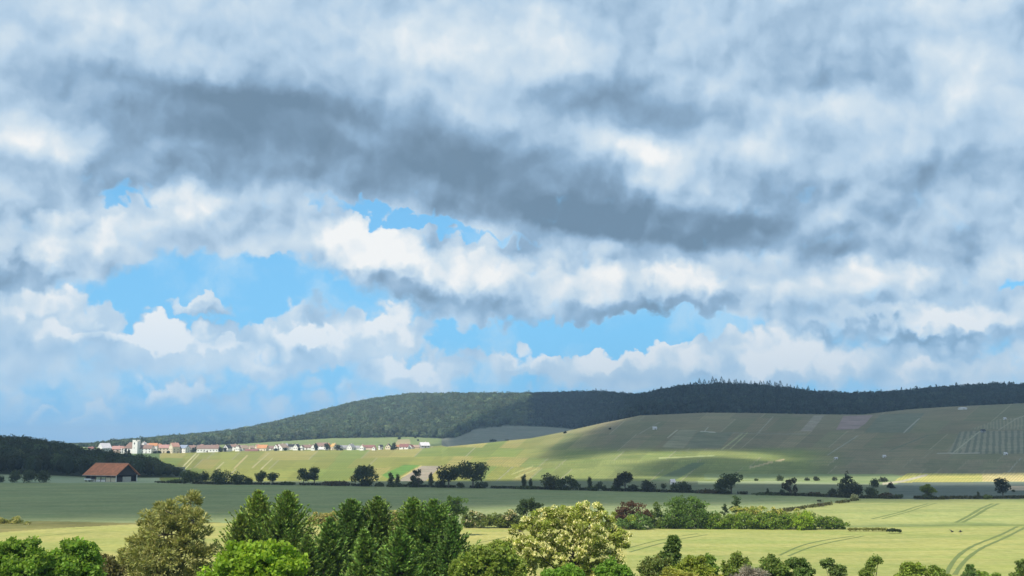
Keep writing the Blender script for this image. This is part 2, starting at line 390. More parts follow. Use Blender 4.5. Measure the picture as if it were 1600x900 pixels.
BARK = plain('bark', (0.10, 0.085, 0.065), 0.9, 0.3, 6)
BARK_PALE = plain('pale_bark', (0.2, 0.16, 0.11), 0.9, 0.3, 6)
# ------------------------------------------------------------------ ground sheet
def inside(px, py, poly):
    r = np.zeros(px.shape, bool); n = len(poly)
    for i in range(n):
        x0, y0 = poly[i]; x1, y1 = poly[(i + 1) % n]
        if y0 == y1: continue
        c = ((y0 > py) != (y1 > py)) & (px < (x1 - x0) * (py - y0) / (y1 - y0) + x0)
        r ^= c
    return r
def near_line(px, py, pts, w):
    r = np.zeros(px.shape, bool)
    for (x0, y0), (x1, y1) in zip(pts[:-1], pts[1:]):
        dx, dy = x1 - x0, y1 - y0; L = dx * dx + dy * dy
        t = np.clip(((px - x0) * dx + (py - y0) * dy) / L, 0, 1)
        r |= (px - x0 - t * dx) ** 2 + (py - y0 - t * dy) ** 2 < w * w
    return r
def hash01(a, b):
    h = np.sin(a * 127.1 + b * 311.7) * 43758.5453
    return h - np.floor(h)
def vnoise(x, y, seed=0.0):
    xi, yi = np.floor(x), np.floor(y); fx, fy = x - xi, y - yi
    fx = fx * fx * (3 - 2 * fx); fy = fy * fy * (3 - 2 * fy)
    h = lambda a, b: hash01(a + seed, b - seed)
    return (h(xi, yi) * (1 - fx) + h(xi + 1, yi) * fx) * (1 - fy) + (h(xi, yi + 1) * (1 - fx) + h(xi + 1, yi + 1) * fx) * fy
NEAR_EDGE = [(-900, 838), (0, 832), (100, 824.5), (190, 820), (340, 817.5), (500, 817), (720, 821), (960, 823), (1325, 824), (1450, 821.5), (1600, 819), (2600, 815)]
WHEAT_EDGE = [(-900, 812), (0, 816), (60, 814), (200, 817), (340, 816)]
FAR_EDGE = [(-900, 753), (0, 754.5), (240, 755), (300, 756.5), (450, 758), (640, 761), (800, 764), (980, 768), (1130, 772), (1240, 775), (1340, 779), (1450, 780.5), (1600, 779.5), (2600, 777)]
def build_ground():
    cols = np.concatenate([[-60, -25, -10, -5, -3, -2, -1.4, -1.0, -.8, -.65], (np.arange(-40, 1641, 1.4) - 800) * cp / F, [.65, .8, 1.0, 1.4, 2, 3, 5, 10, 25, 60]])
    cols = np.unique(np.concatenate([cols, np.linspace(-.62, -.49, 8), np.linspace(.49, .62, 8)]))
    pyr = np.arange(905, 735, -0.7)
    rows = np.unique(np.concatenate([[2, 6, 12, 20, 30, 40, 55, 70, 85, 100, 115, 130, 145, 155], -(CAMZ) / np.array([ray(800, p)[1] for p in pyr]),
                                     np.arange(790, 1700, 4.0), np.arange(1700, 3200, 24.0), [3300, 3500, 4000, 4600, 5200, 6500, 8000, 10000, 13000]]))
    Xg = cols[None, :] * rows[:, None]; Yg = np.repeat(rows[:, None], len(cols), 1)
    Zg = ground_z(Xg, Yg)
    nr, nc = Xg.shape
    V0 = np.stack([Xg, Yg, Zg], -1).reshape(-1, 3)
    idx = np.arange(nr * nc).reshape(nr, nc)
    Fc = np.stack([idx[:-1, :-1], idx[:-1, 1:], idx[1:, 1:], idx[1:, :-1]], -1).reshape(-1, 4)
    x, y, z = V0.T
    px, py = proj(x, y, z)
    C = np.zeros((len(x), 3)); n1 = vnoise(x / 40, y / 40); n2 = vnoise(x / 9, y / 9, 3.0); n3 = vnoise(x / 150, y / 150, 7.0)
    row = np.zeros(len(x))
    setc = lambda m, c: C.__setitem__(m, np.array(c))
    setc(np.ones(len(x), bool), (0.10, 0.14, 0.05))                                  # meadow
    # far green wheat
    fe = tab(FAR_EDGE, px); ne = tab(NEAR_EDGE, px); we = tab(WHEAT_EDGE, px)
    plainD = y < 640
    wheat = plainD & (py > fe) & (py < ne + 30)
    setc(wheat, (0.255, 0.285, 0.125)); row[wheat] = 0.3
    rgt = wheat & (px > 1210) & (py > 800 - (px - 1210) * 20 / 130)
    setc(rgt, (0.305, 0.315, 0.11))
    nearf = (y < 300) & (py >= ne)
    setc(nearf, (0.355, 0.33, 0.105)); row[nearf] = 0.5
    rb = nearf & (px > 980); C[rb] = (0.33, 0.325, 0.105)
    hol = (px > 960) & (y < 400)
    for ya, yb, k_ in ((281, 301, .34), (326, 338, .14)):  # darker, greener crop bands that paint in the shade of the dip
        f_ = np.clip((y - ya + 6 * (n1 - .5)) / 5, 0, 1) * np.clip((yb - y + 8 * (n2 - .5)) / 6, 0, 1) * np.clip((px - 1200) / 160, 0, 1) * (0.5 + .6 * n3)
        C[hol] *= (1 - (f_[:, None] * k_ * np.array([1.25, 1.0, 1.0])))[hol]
    lush = nearf & (vnoise(x / 26, y / 7, 11.0) > .62); C[lush] *= np.array([0.90, 0.96, 0.88])
    strip = (y < 320) & (px < 345) & (py > we) & (py < ne)
    setc(strip, (0.19, 0.17, 0.055)); C[strip] *= (0.8 + 0.5 * n2[strip])[:, None]
    # behind the field edge
    beyond = plainD & (py <= fe)
    setc(beyond, (0.15, 0.165, 0.09))
    b2 = beyond & (py < 757) & (px > 1090); setc(b2, (0.27, 0.30, 0.16))
    b3 = beyond & (px > 1390) & (py > 753) & (py <= fe); setc(b3, (0.125, 0.145, 0.115))
    b4 = beyond & (px > 1575) & (py > 759) & (py < 766); setc(b4, (0.42, 0.33, 0.23))
    lf = (y < 622) & (py <= fe) & (px < 300); setc(lf, (0.30, 0.34, 0.21))
    # vineyard slope
    hill = (y >= 560) & (y < tab(T_FD, px) + 30) & (py <= 752) & (px > 250)
    bands = np.array([600, 655, 676, 702, 716, 731, 760.0])
    bi = np.searchsorted(bands, py + 3.0 * np.sin(px / 90))
    wq = np.array([46, 46, 34, 27, 40, 30, 24, 30])[np.clip(bi, 0, 7)]
    slant = np.where(px < 760, 1.05, 1.15)
    q = px + slant * (py - 700)
    qi = np.floor(q / wq + 0.37 * bi); qf = q / wq + 0.37 * bi - qi
    h = hash01(qi, bi * 1.7 + 2); h2 = hash01(qi + 9, bi * 2.3); h3 = hash01(qi + 31, bi + 5.1)
    colA = np.array([0.205, 0.215, 0.095]); colB = np.array([0.245, 0.215, 0.155]); colC = np.array([0.14, 0.175, 0.08])
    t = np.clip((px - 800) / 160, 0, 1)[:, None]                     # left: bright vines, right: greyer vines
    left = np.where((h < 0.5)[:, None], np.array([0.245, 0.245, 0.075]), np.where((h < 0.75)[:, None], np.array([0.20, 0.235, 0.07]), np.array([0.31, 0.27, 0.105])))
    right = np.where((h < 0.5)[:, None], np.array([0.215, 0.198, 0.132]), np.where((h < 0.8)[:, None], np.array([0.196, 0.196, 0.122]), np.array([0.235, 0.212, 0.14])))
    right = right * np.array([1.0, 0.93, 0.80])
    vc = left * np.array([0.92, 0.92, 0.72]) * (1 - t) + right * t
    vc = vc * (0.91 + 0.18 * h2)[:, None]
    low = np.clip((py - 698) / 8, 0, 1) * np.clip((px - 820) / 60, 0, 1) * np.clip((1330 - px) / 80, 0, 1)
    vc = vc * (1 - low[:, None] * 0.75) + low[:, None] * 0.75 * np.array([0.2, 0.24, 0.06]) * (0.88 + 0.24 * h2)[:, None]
    rw = 1 + 0.10 * np.sign(np.sin(q * 2 * math.pi / (3.3 + 1.2 * h)))
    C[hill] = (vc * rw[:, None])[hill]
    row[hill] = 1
    # paths between parcels
    path = hill & (qf < 1.5 / wq) & (h3 > 0.7)
    C[path] = (0.30, 0.272, 0.175)
    track = hill & ((np.abs(py - (676 + 2 * np.sin(px / 60))) < 0.6) & (px > 1090) & (px < 1260))
    C[track] = (0.24, 0.23, 0.16)
    # tone of slope left of the village foot
    g1 = hill & (px < 345) & (px > 240); C[g1] = C[g1] * 0.9
    def poly(pts, c, n=0.0):
        m = hill & inside(px, py, pts); C[m] = np.array(c) * (1 + n * (n2[m] - 0.5))[:, None]; return m
    poly([(1306, 672), (1318, 650), (1364, 648.5), (1352, 662), (1340, 670)], (0.30, 0.215, 0.195), .3)
    poly([(1350, 676), (1375, 648), (1445, 645), (1420, 676)], (0.168, 0.17, 0.108), .2)
    poly([(1034, 699), (1062, 672), (1090, 672), (1068, 701)], (0.24, 0.225, 0.14), .3)
    poly([(1070, 700), (1090, 675), (1145, 676), (1126, 701)], (0.178, 0.178, 0.108), .3)
    poly([(1250, 674), (1272, 649), (1288, 649), (1268, 674)], (0.29, 0.245, 0.185), .3)
    poly([(1016, 752), (1085, 722), (1102, 724), (1052, 752)], (0.12, 0.155, 0.07), .2)
    poly([(596, 742), (632, 726), (656, 727), (612, 750)], (0.13, 0.235, 0.045), .3)
    poly([(628, 747), (658, 728), (690, 728), (660, 756), (620, 756)], (0.33, 0.27, 0.2), .2)
    lemon = inside(px, py, [(1418, 740), (1640, 739), (1640, 752), (1392, 754)]) & (y > 480) & (y < 800)
    st = 0.75 + 0.45 * (np.sin((px + 1.1 * py) * 2 * math.pi / 5.2) > -0.2)
    C[lemon] = np.array([0.40, 0.36, 0.10]) * st[lemon][:, None]
    lem2 = lemon & (px > 1535); C[lem2] = np.array([0.48, 0.38, 0.16]) * st[lem2][:, None]
    grs = inside(px, py, [(1100, 741), (1395, 741), (1420, 745), (1400, 757), (1100, 749)]) & (y > 480) & (y < 800) & ~lemon
    C[grs] = np.array([0.22, 0.26, 0.11])
    # stripes of the young vineyard
    for pts, per, lo, hi in [([(1480, 709), (1500, 674), (1640, 672), (1640, 709)], 9.6, (0.15, 0.15, 0.10), (0.255, 0.235, 0.155)),
                             ([(1515, 671), (1560, 655), (1640, 648), (1640, 671)], 5.5, (0.19, 0.18, 0.11), (0.27, 0.245, 0.15)),
                             ([(1490, 708), (1500, 690), (1528, 675), (1496, 709), (1470, 709)], 5, (0.19, 0.19, 0.12), (0.28, 0.26, 0.17))]:
        m = hill & inside(px, py, pts)
        ph = (px + np.clip(1555 - px, 0, 200) * 0.006 * (py - 690)) / per
        s = (np.sin(ph * 2 * math.pi) > -0.1)
        C[m] = np.where(s[m][:, None], np.array(hi), np.array(lo))
    for pts, w_, c in [([(1380, 756), (1410, 752), (1448, 742)], 1.6, (0.45, 0.39, 0.27)), ([(1464, 708.5), (1530, 708)], 0.8, (0.34, 0.32, 0.25)), ([(1490, 707), (1532, 673)], 0.9, (0.36, 0.33, 0.23)),
                       ([(1560, 672), (1588, 654), (1600, 650)], 0.8, (0.32, 0.29, 0.2)), ([(1412, 676), (1436, 654)], 0.9, (0.34, 0.32, 0.26)), ([(1293, 711), (1340, 681)], 0.7, (0.3, 0.29, 0.22)),
                       ([(1172, 731), (1210, 721), (1225, 718)], 1.1, (0.45, 0.36, 0.2)), ([(1128, 702), (1160, 678)], 0.8, (0.34, 0.34, 0.17)), ([(1140, 702), (1168, 676)], 0.6, (0.34, 0.34, 0.17)), ([(1043, 684), (1058, 672)], 0.8, (0.4, 0.37, 0.27)),
                       ([(1095, 674), (1117, 675.5)], 0.7, (0.42, 0.4, 0.32)), ([(1101, 674), (1106, 668)], 0.6, (0.42, 0.4, 0.32)), ([(1185, 676), (1208, 651)], 0.7, (0.3, 0.28, 0.21)),
                       ([(1390, 704), (1450, 680)], 0.6, (0.13, 0.15, 0.09)), ([(1576, 737), (1595, 716)], 0.6, (0.32, 0.31, 0.25)), ([(1030, 716), (1115, 712)], 1.0, (0.36, 0.38, 0.16)), ([(627, 746), (658, 728)], 0.9, (0.47, 0.38, 0.15)),
                       ([(800, 741), (832, 729)], .8, (0.38, 0.36, 0.14)), ([(806, 746), (838, 733)], .8, (0.38, 0.36, 0.14)), ([(284, 731), (306, 709)], 1.0, (0.4, 0.36, 0.19)), ([(289, 733), (311, 709)], .7, (0.4, 0.36, 0.19)),
                       ([(338, 733), (350, 722)], .7, (0.4, 0.36, 0.2)), ([(366, 732), (386, 712)], 1.2, (0.37, 0.3, 0.14)), ([(394, 731), (420, 708)], .8, (0.36, 0.31, 0.16)), ([(408, 733), (426, 716)], .7, (0.38, 0.34, 0.18)), ([(1000, 677), (1030, 660)], .6, (0.28, 0.26, 0.19))]:
        m = (y > 470) & (y < tab(T_CD, px) + 30) & near_line(px, py, pts, w_) & (px > 250)
        C[m] = c
    # pasture behind the village, grey slope behind the ridge
    past = (y > tab(T_CD, px) + 60) & (y < tab(T_FD, px) + 10)
    C[past & (px < 700)] = (0.19, 0.225, 0.085)
    m = past & (px < 700) & inside(px, py, [(615, 697), (622, 687), (640, 686), (642, 697)]); C[m] = (0.34, 0.28, 0.15)
    C[past & (px >= 690) & (px < 960)] = (0.20, 0.20, 0.15)
    forest = y > tab(T_FD, px) + 10
    C[forest] = (0.05, 0.06, 0.03)
    C[(y < 160)] = (0.09, 0.13, 0.04)
    wood = (px < 290) & (y > 622) & (y < 900); C[wood] = (0.045, 0.055, 0.03)
    C *= (0.94 + 0.12 * n1)[:, None] * (0.96 + 0.08 * n2)[:, None] * (0.95 + 0.1 * n3)[:, None]
    # land behind the camera, same sheet
    bx = np.linspace(-6000, 6000, 25); by = np.array([2.0, -60, -400, -1500, -6000])
    BX, BY = np.meshgrid(bx, by); BZ = np.where(BY > 1, ground_z(BX, BY), 18.3)
    k0 = len(V0); bi_ = np.arange(BX.size).reshape(BX.shape) + k0
    V1 = np.stack([BX, BY, BZ], -1).reshape(-1, 3)
    F1 = np.stack([bi_[1:, :-1], bi_[1:, 1:], bi_[:-1, 1:], bi_[:-1, :-1]], -1).reshape(-1, 4)
    Vt = np.concatenate([V0, V1]); Ft = np.concatenate([Fc, F1]); Ct = np.concatenate([C, np.tile([0.09, 0.13, 0.04], (len(V1), 1))])
    crop = np.concatenate([row, np.zeros(len(V1))])
    m, g, o = new_mat('ground_cover')
    a = g.node('ShaderNodeAttribute', attribute_name='Col'); ar = g.node('ShaderNodeAttribute', attribute_name='rows')
    tc = g.node('ShaderNodeTexCoord'); P = V(g, tc.outputs['Object'])
    nz = g.noise(P, 0.6, 6, 0.65); nb = g.noise(g.scale(P, (0.03, 0.09, 0.03)), 1.0, 5, 0.6); nf = g.noise(g.scale(P, (0.9, 0.25, 1)), 1.0, 3, 0.6)
    c = g.mix(1.0, V(g, a.outputs['Color']), g.ramp(nz, [(0.25, (0.8, 0.83, 0.76)), (0.75, (1.2, 1.17, 1.22))]), 'MULTIPLY')
    c = g.mix(1.0, c, g.ramp(nb, [(0.3, (0.76, 0.87, 0.78)), (0.5, (1, 1, 1)), (0.72, (1.14, 1.08, 1.05))]), 'MULTIPLY')
    c = g.mix(1.0, c, g.ramp(nf, [(0.3, (0.93, 0.95, 0.9)), (0.7, (1.07, 1.05, 1.08))]), 'MULTIPLY')
    nm = g.noise(g.scale(P, (0.11, 0.26, 0.1)), 1.0, 5, 0.7)
    c = g.mix(1.0, c, g.ramp(nm, [(0.3, (0.86, 0.9, 0.84)), (0.7, (1.12, 1.09, 1.13))]), 'MULTIPLY')
    p = g.node('ShaderNodeBsdfPrincipled'); g.put(p.inputs['Base Color'], c); p.inputs['Roughness'].default_value = 0.9; p.inputs['Specular IOR Level'].default_value = 0.1
    bmp = g.node('ShaderNodeBump'); bmp.inputs['Strength'].default_value = 0.5; bmp.inputs['Distance'].default_value = 0.6; g.put(bmp.inputs['Height'], nz)
    g.l.new(bmp.outputs[0], p.inputs['Normal'])
    g.l.new(p.outputs[0], o.inputs[0])
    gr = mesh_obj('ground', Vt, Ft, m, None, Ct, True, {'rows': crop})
    tag(gr, kind='structure')
build_ground()
# ------------------------------------------------------------------ wheel tracks in the crops: trampled strips
TRACK = plain('trampled_crop', (0.14, 0.175, 0.045), 0.9, 0.25, 0.8)
def strip(name, pts, width, mat, lift=0.03, taper=False):
    P = [np.array(hit(*p)[:2]) for p in pts]
    fine = []
    for a, b in zip(P[:-1], P[1:]):
        n = max(2, int(np.linalg.norm(b - a) / 3))
        fine += [a + (b - a) * k / n for k in range(n)]
    fine.append(P[-1]); fine = np.array(fine)
    for _ in range(6): fine[1:-1] = (fine[:-2] + fine[1:-1] * 2 + fine[2:]) / 4
    vs = []
    for i, p in enumerate(fine):
        d = fine[min(i + 1, len(fine) - 1)] - fine[max(i - 1, 0)]; d /= np.linalg.norm(d) + 1e-9
        n = np.array([-d[1], d[0]]); w = width * (0.8 + 0.4 * hash01(i * 0.37, 1.0)) / 2
        for s in (-1, 1):
            q = p + s * n * w; vs.append((q[0], q[1], float(ground_z(q[0], q[1])) + lift))
    fs = [[2 * i, 2 * i + 2, 2 * i + 3, 2 * i + 1] for i in range(len(fine) - 1)]
    o = mesh_obj(name, vs, fs, mat); return tag(o, kind='structure')
for pts, w in [([(1478, 899), (1487, 880), (1500, 866), (1520, 853), (1546, 843), (1570, 833), (1590, 823)], 0.75), ([(1492, 899), (1502, 882), (1515, 869), (1536, 855), (1561, 845), (1585, 833), (1602, 824)], 0.75),
               ([(1493, 817), (1520, 803), (1551, 787)], 1.0), ([(1503, 817), (1530, 803), (1560, 787)], 1.0), ([(1362, 811), (1410, 800), (1450, 787)], 0.7), ([(1378, 811), (1425, 799), (1463, 786)], 0.5),
               ([(1218, 868), (1250, 853), (1290, 844), (1335, 838)], 0.5), ([(1232, 869), (1263, 856), (1300, 847), (1350, 838)], 0.5), ([(984, 863), (1020, 853), (1060, 843), (1105, 836)], 0.5), ([(984, 856), (1020, 846), (1050, 840), (1090, 834)], 0.35),
               ([(40, 841), (90, 835), (140, 831)], 0.35), ([(745, 849), (765, 846), (790, 840)], .35)]:
    strip('tyre_track', pts, w, TRACK)
# ------------------------------------------------------------------ foliage generators
def quads(c, L, W, rng, axis=None, jitter=1.0):
    """rhombic leaves at centres c, length L, width W; axis: preferred direction of each leaf"""
    n = len(c)
    a = rng.normal(size=(n, 3))
    if axis is not None: a = axis + a * jitter * 0.5
    a /= np.linalg.norm(a, axis=1, keepdims=True) + 1e-9
    b = np.cross(a, rng.normal(size=(n, 3))); b /= np.linalg.norm(b, axis=1, keepdims=True) + 1e-9
    L = np.broadcast_to(L, (n,))[:, None] * 0.5; W = np.broadcast_to(W, (n,))[:, None] * 0.5
    v = np.stack([c - a * L, c + b * W, c + a * L, c - b * W], 1).reshape(-1, 3)
    return v, np.arange(n * 4).reshape(n, 4)
def sphere_dirs(n, rng):
    d = rng.normal(size=(n, 3)); return d / np.linalg.norm(d, axis=1, keepdims=True)
def shade_cols(n, base, rng, var=0.25, hue=0.12):
    f = 1 + var * (rng.random(n) * 2 - 1)
    c = np.tile(np.array(base), (n, 1)) * f[:, None]
    t = rng.random(n) * hue
    c[:, 0] *= 1 + t * 1.5; c[:, 2] *= 1 - t
    return c
def crown_leaves(lobes, n, size, base, rng, inner=0.5, asp=0.6, var=0.25):
    """leaves spread through the volume of lobes (x,y,z,rx,rz)"""
    lobes = np.asarray(lobes, float); w = lobes[:, 3] ** 2; k = rng.choice(len(lobes), n, p=w / w.sum())
    lf = 0.85 + 0.3 * rng.random(len(lobes))
    d = sphere_dirs(n, rng); r = inner + (1.08 - inner) * rng.random(n) ** 0.6
    c = lobes[k, :3] + d * r[:, None] * np.stack([lobes[k, 3], lobes[k, 3], lobes[k, 4]], 1)
    s = size * (0.6 + 0.8 * rng.random(n))
    v, f = quads(c, s * 1.2, s * asp * 1.2, rng)
    col = shade_cols(n, base, rng, var) * lf[k][:, None]
    return v, f, np.repeat(col, 4, 0)
def lobes_for(style, w, h, rng):
    """lobes of a crown of width w and total tree height h, standing at the origin"""
    L = []
    if style == 'round':
        cz, rz = h * 0.6, h * 0.38
        for i in range(11):
            d = sphere_dirs(1, rng)[0]; q = 0.62
            r = w * (0.17 + 0.09 * rng.random())
            L.append((d[0] * w * 0.5 * q, d[1] * w * 0.5 * q, cz + d[2] * rz * q, r, r * 0.9))
        L.append((0, 0, cz, w * 0.3, rz * 0.72))
    elif style == 'umbrella':
        for i in range(13):
            t = rng.random() * 2 * math.pi; rr = w * 0.36 * math.sqrt(rng.random())
            r = w * (0.13 + 0.07 * rng.random()); z = h * (0.9 - 0.42 * (rr / (w * 0.36)) ** 2 - 0.22 * rng.random()) - r * 0.4
            L.append((math.cos(t) * rr, math.sin(t) * rr, z, r, r * 0.75))
    elif style == 'cone':
        for i in range(12):
            t = i / 11; r = w * 0.5 * (1 - t) * 0.5 + w * 0.08
            a = rng.random() * 6.28; q = (w * 0.5 * (1 - t) * 0.6)
            L.append((math.cos(a) * q, math.sin(a) * q, h * (0.1 + 0.84 * t) - r * 0.3 * (t > .8), r, h * 0.12))
        L.append((0, 0, h * 0.3, w * 0.34, h * 0.3)); L.append((0, 0, h * 0.6, w * 0.2, h * 0.3))
    elif style == 'column':
        for i in range(9):
            t = i / 8; L.append((rng.normal() * w * 0.1, rng.normal() * w * 0.1, h * (0.22 + 0.68 * t), w * (0.36 - 0.2 * abs(t - 0.4)), h * 0.12))
    elif style == 'open':
        for i in range(9):
            d = sphere_dirs(1, rng)[0]; r = w * (0.1 + 0.08 * rng.random())
            L.append((d[0] * w * 0.4, d[1] * w * 0.4, h * 0.6 + d[2] * h * 0.34, r, r * 1.1))
        L.append((0, 0, h * 0.8, w * 0.14, h * 0.2))
    else:                                                       # bush: down to the ground
        for i in range(10):
            t = rng.random() * 2 * math.pi; rr = w * 0.33 * math.sqrt(rng.random())
            r = min(w, h * 1.3) * (0.2 + 0.1 * rng.random())
            L.append((math.cos(t) * rr, math.sin(t) * rr, min(h * (0.25 + 0.5 * rng.random()) * (1 - 0.5 * (rr / (w * 0.33)) ** 2) + h * 0.1, h - r * 0.9), r, min(r, h * 0.4)))
        L.append((0, 0, h * 0.4, w * 0.36, h * 0.42))
    return L
def trunk_mesh(h, lobes, rng, r0, lean=0.0):
    mb = MB(); top = max(l[2] for l in lobes)
    zc = min(l[2] for l in lobes)
    mb.tube([(0, 0, -0.6), (0.0, 0, 0.02 * h), (lean * 0.5, 0, zc * 0.6), (lean, 0, zc + (top - zc) * 0.5)], [r0 * 1.4, r0 * 1.05, r0 * 0.85, r0 * 0.35], 7)
    for l in lobes[:9]:
        z0 = min(max(zc * 0.6, l[2] * 0.45), l[2] * 0.8)
        p = np.array([lean * 0.4, 0, z0]); e = np.array(l[:3]); mdl = (p + e) / 2 + np.array([0, 0, -0.05 * h])
        mb.tube([p, mdl, e], [r0 * 0.5, r0 * 0.32, r0 * 0.12], 5)
    return mb
def far_tree(name, cat, label, pos, w, h, style, base, seed, group=None, leaf=None, trunk=True, dens=5.0, var=0.28, mat=None, blossom=None):
    rng = np.random.default_rng(seed)
    root = tag(empty(name, pos), label, cat, group)
    L = lobes_for(style, w, h, rng)
    leaf = leaf or max(0.28, min(0.6, 0.05 * w + 0.16))
    n = int(np.clip(dens * w * h / leaf ** 2, 160, 5000))
    v, f, c = crown_leaves(L, n, leaf, base, rng, 0.35, 0.7, var)
    v[:, 2] = np.maximum(v[:, 2], -0.1)
    mesh_obj('crown', v, f, mat or LEAF, root, c)
    if blossom:
        v, f, c = crown_leaves(L, n // 3, leaf * 0.7, blossom, rng, 0.85, 0.8, 0.15)
        v[:, 2] = np.maximum(v[:, 2], 0.0)
        mesh_obj('blossom', v, f, PETAL, root, c)
    if trunk:
        trunk_mesh(h, L, rng, max(0.08, 0.028 * h)).build('trunk', BARK, root)
    return root
# ------------------------------------------------------------------ woods that read as one mass
def forest(name, pts, base, rng, per=46, leaf=1.0, core=True, pale=0.1):
    """pts rows: x, y, z, height, radius, conifer(0/1)"""
    pts = np.asarray(pts); n = len(pts)
    hue = 1 + 0.8 * (rng.random(n) - 0.5); warm = rng.random(n)
    bc = np.tile(np.array(base), (n, 1)) * hue[:, None]
    bc[:, 0] *= 0.88 + 0.28 * warm; bc[:, 2] *= 1.12 - 0.24 * warm
    pl = (rng.random(n) < pale) & (pts[:, 5] < 0.5); bc[pl] *= 1.7
    bc[pts[:, 5] > 0.5] *= 0.62
    VS, FS, CS, k0 = [], [], [], 0
    # leaves: shell of each crown
    k = np.repeat(np.arange(n), per)
    d = sphere_dirs(len(k), rng); d[:, 2] = np.where(d[:, 2] < -0.35, -d[:, 2], d[:, 2])
    r = 0.72 + 0.38 * rng.random(len(k))
    # three bumps per crown make it lumpy
    bump = np.zeros(len(k))
    for q in range(4):
        bd = sphere_dirs(n, rng); bump = np.maximum(bump, np.clip((d * bd[k]).sum(1) - 0.55, 0, 1))
    r = r + bump * 0.55
    h, rad, con = pts[k, 3], pts[k, 4], pts[k, 5] > 0.5
    c = np.empty((len(k), 3))
    c[:, 0] = pts[k, 0] + d[:, 0] * rad * r; c[:, 1] = pts[k, 1] + d[:, 1] * rad * r
    c[:, 2] = pts[k, 2] + h * 0.58 + d[:, 2] * h * 0.38 * r
    t = rng.random(len(k)) ** 0.75; a = rng.random(len(k)) * 6.283                # conifers: leaves on a cone
    cr = rad * 0.8 * t * (0.8 + 0.4 * rng.random(len(k)))
    c[con] = np.stack([pts[k, 0] + np.cos(a) * cr, pts[k, 1] + np.sin(a) * cr, pts[k, 2] + h * (1.05 - 0.95 * t)], 1)[con]
    s = leaf * (0.7 + 0.6 * rng.random(len(k)))
    v, f = quads(c, s * 1.3, s * 0.9, rng)
    VS.append(v); FS.append(f); CS.append(np.repeat(bc[k] * (0.9 + 0.2 * rng.random(len(k)))[:, None], 4, 0)); k0 += len(v)
    if core:                                                                     # closed body inside each crown
        u = np.array([(math.cos(j * math.pi / 4) * math.cos(e), math.sin(j * math.pi / 4) * math.cos(e), math.sin(e)) for e in (-1.2, -0.3, 0.5, 1.2) for j in range(8)])
        fq = np.array([(e * 8 + j, e * 8 + (j + 1) % 8, e * 8 + 8 + (j + 1) % 8, e * 8 + 8 + j) for e in range(3) for j in range(8)] + [(24, 25, 26, 27), (24, 27, 28, 31), (28, 29, 30, 31)])
        sc_ = np.stack([pts[:, 4] * 0.74, pts[:, 4] * 0.74, pts[:, 3] * 0.36], 1)
        cen = pts[:, :3] + np.stack([0 * pts[:, 3], 0 * pts[:, 3], pts[:, 3] * 0.52], 1)
        jit = 0.85 + 0.3 * rng.random((n, 32, 1))
        v = cen[:, None, :] + u[None] * sc_[:, None, :] * jit
        cm = pts[:, 5] > 0.5; v[cm] = (cen[:, None, :] + u[None] * np.array([0.4, 0.4, 0.8]) * sc_[:, None, :])[cm]
        f = (fq[None] + (np.arange(n) * 32)[:, None, None]).reshape(-1, 4) + k0
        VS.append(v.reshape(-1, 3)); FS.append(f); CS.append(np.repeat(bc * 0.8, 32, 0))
    return mesh_obj(name, np.concatenate(VS), np.concatenate(FS), LEAF, None, np.concatenate(CS))
def ztop(tbl, x, y):
    px = 800 + F / cp * x / y
    return CAMZ + y * ray(800, tab(tbl, px))[1]
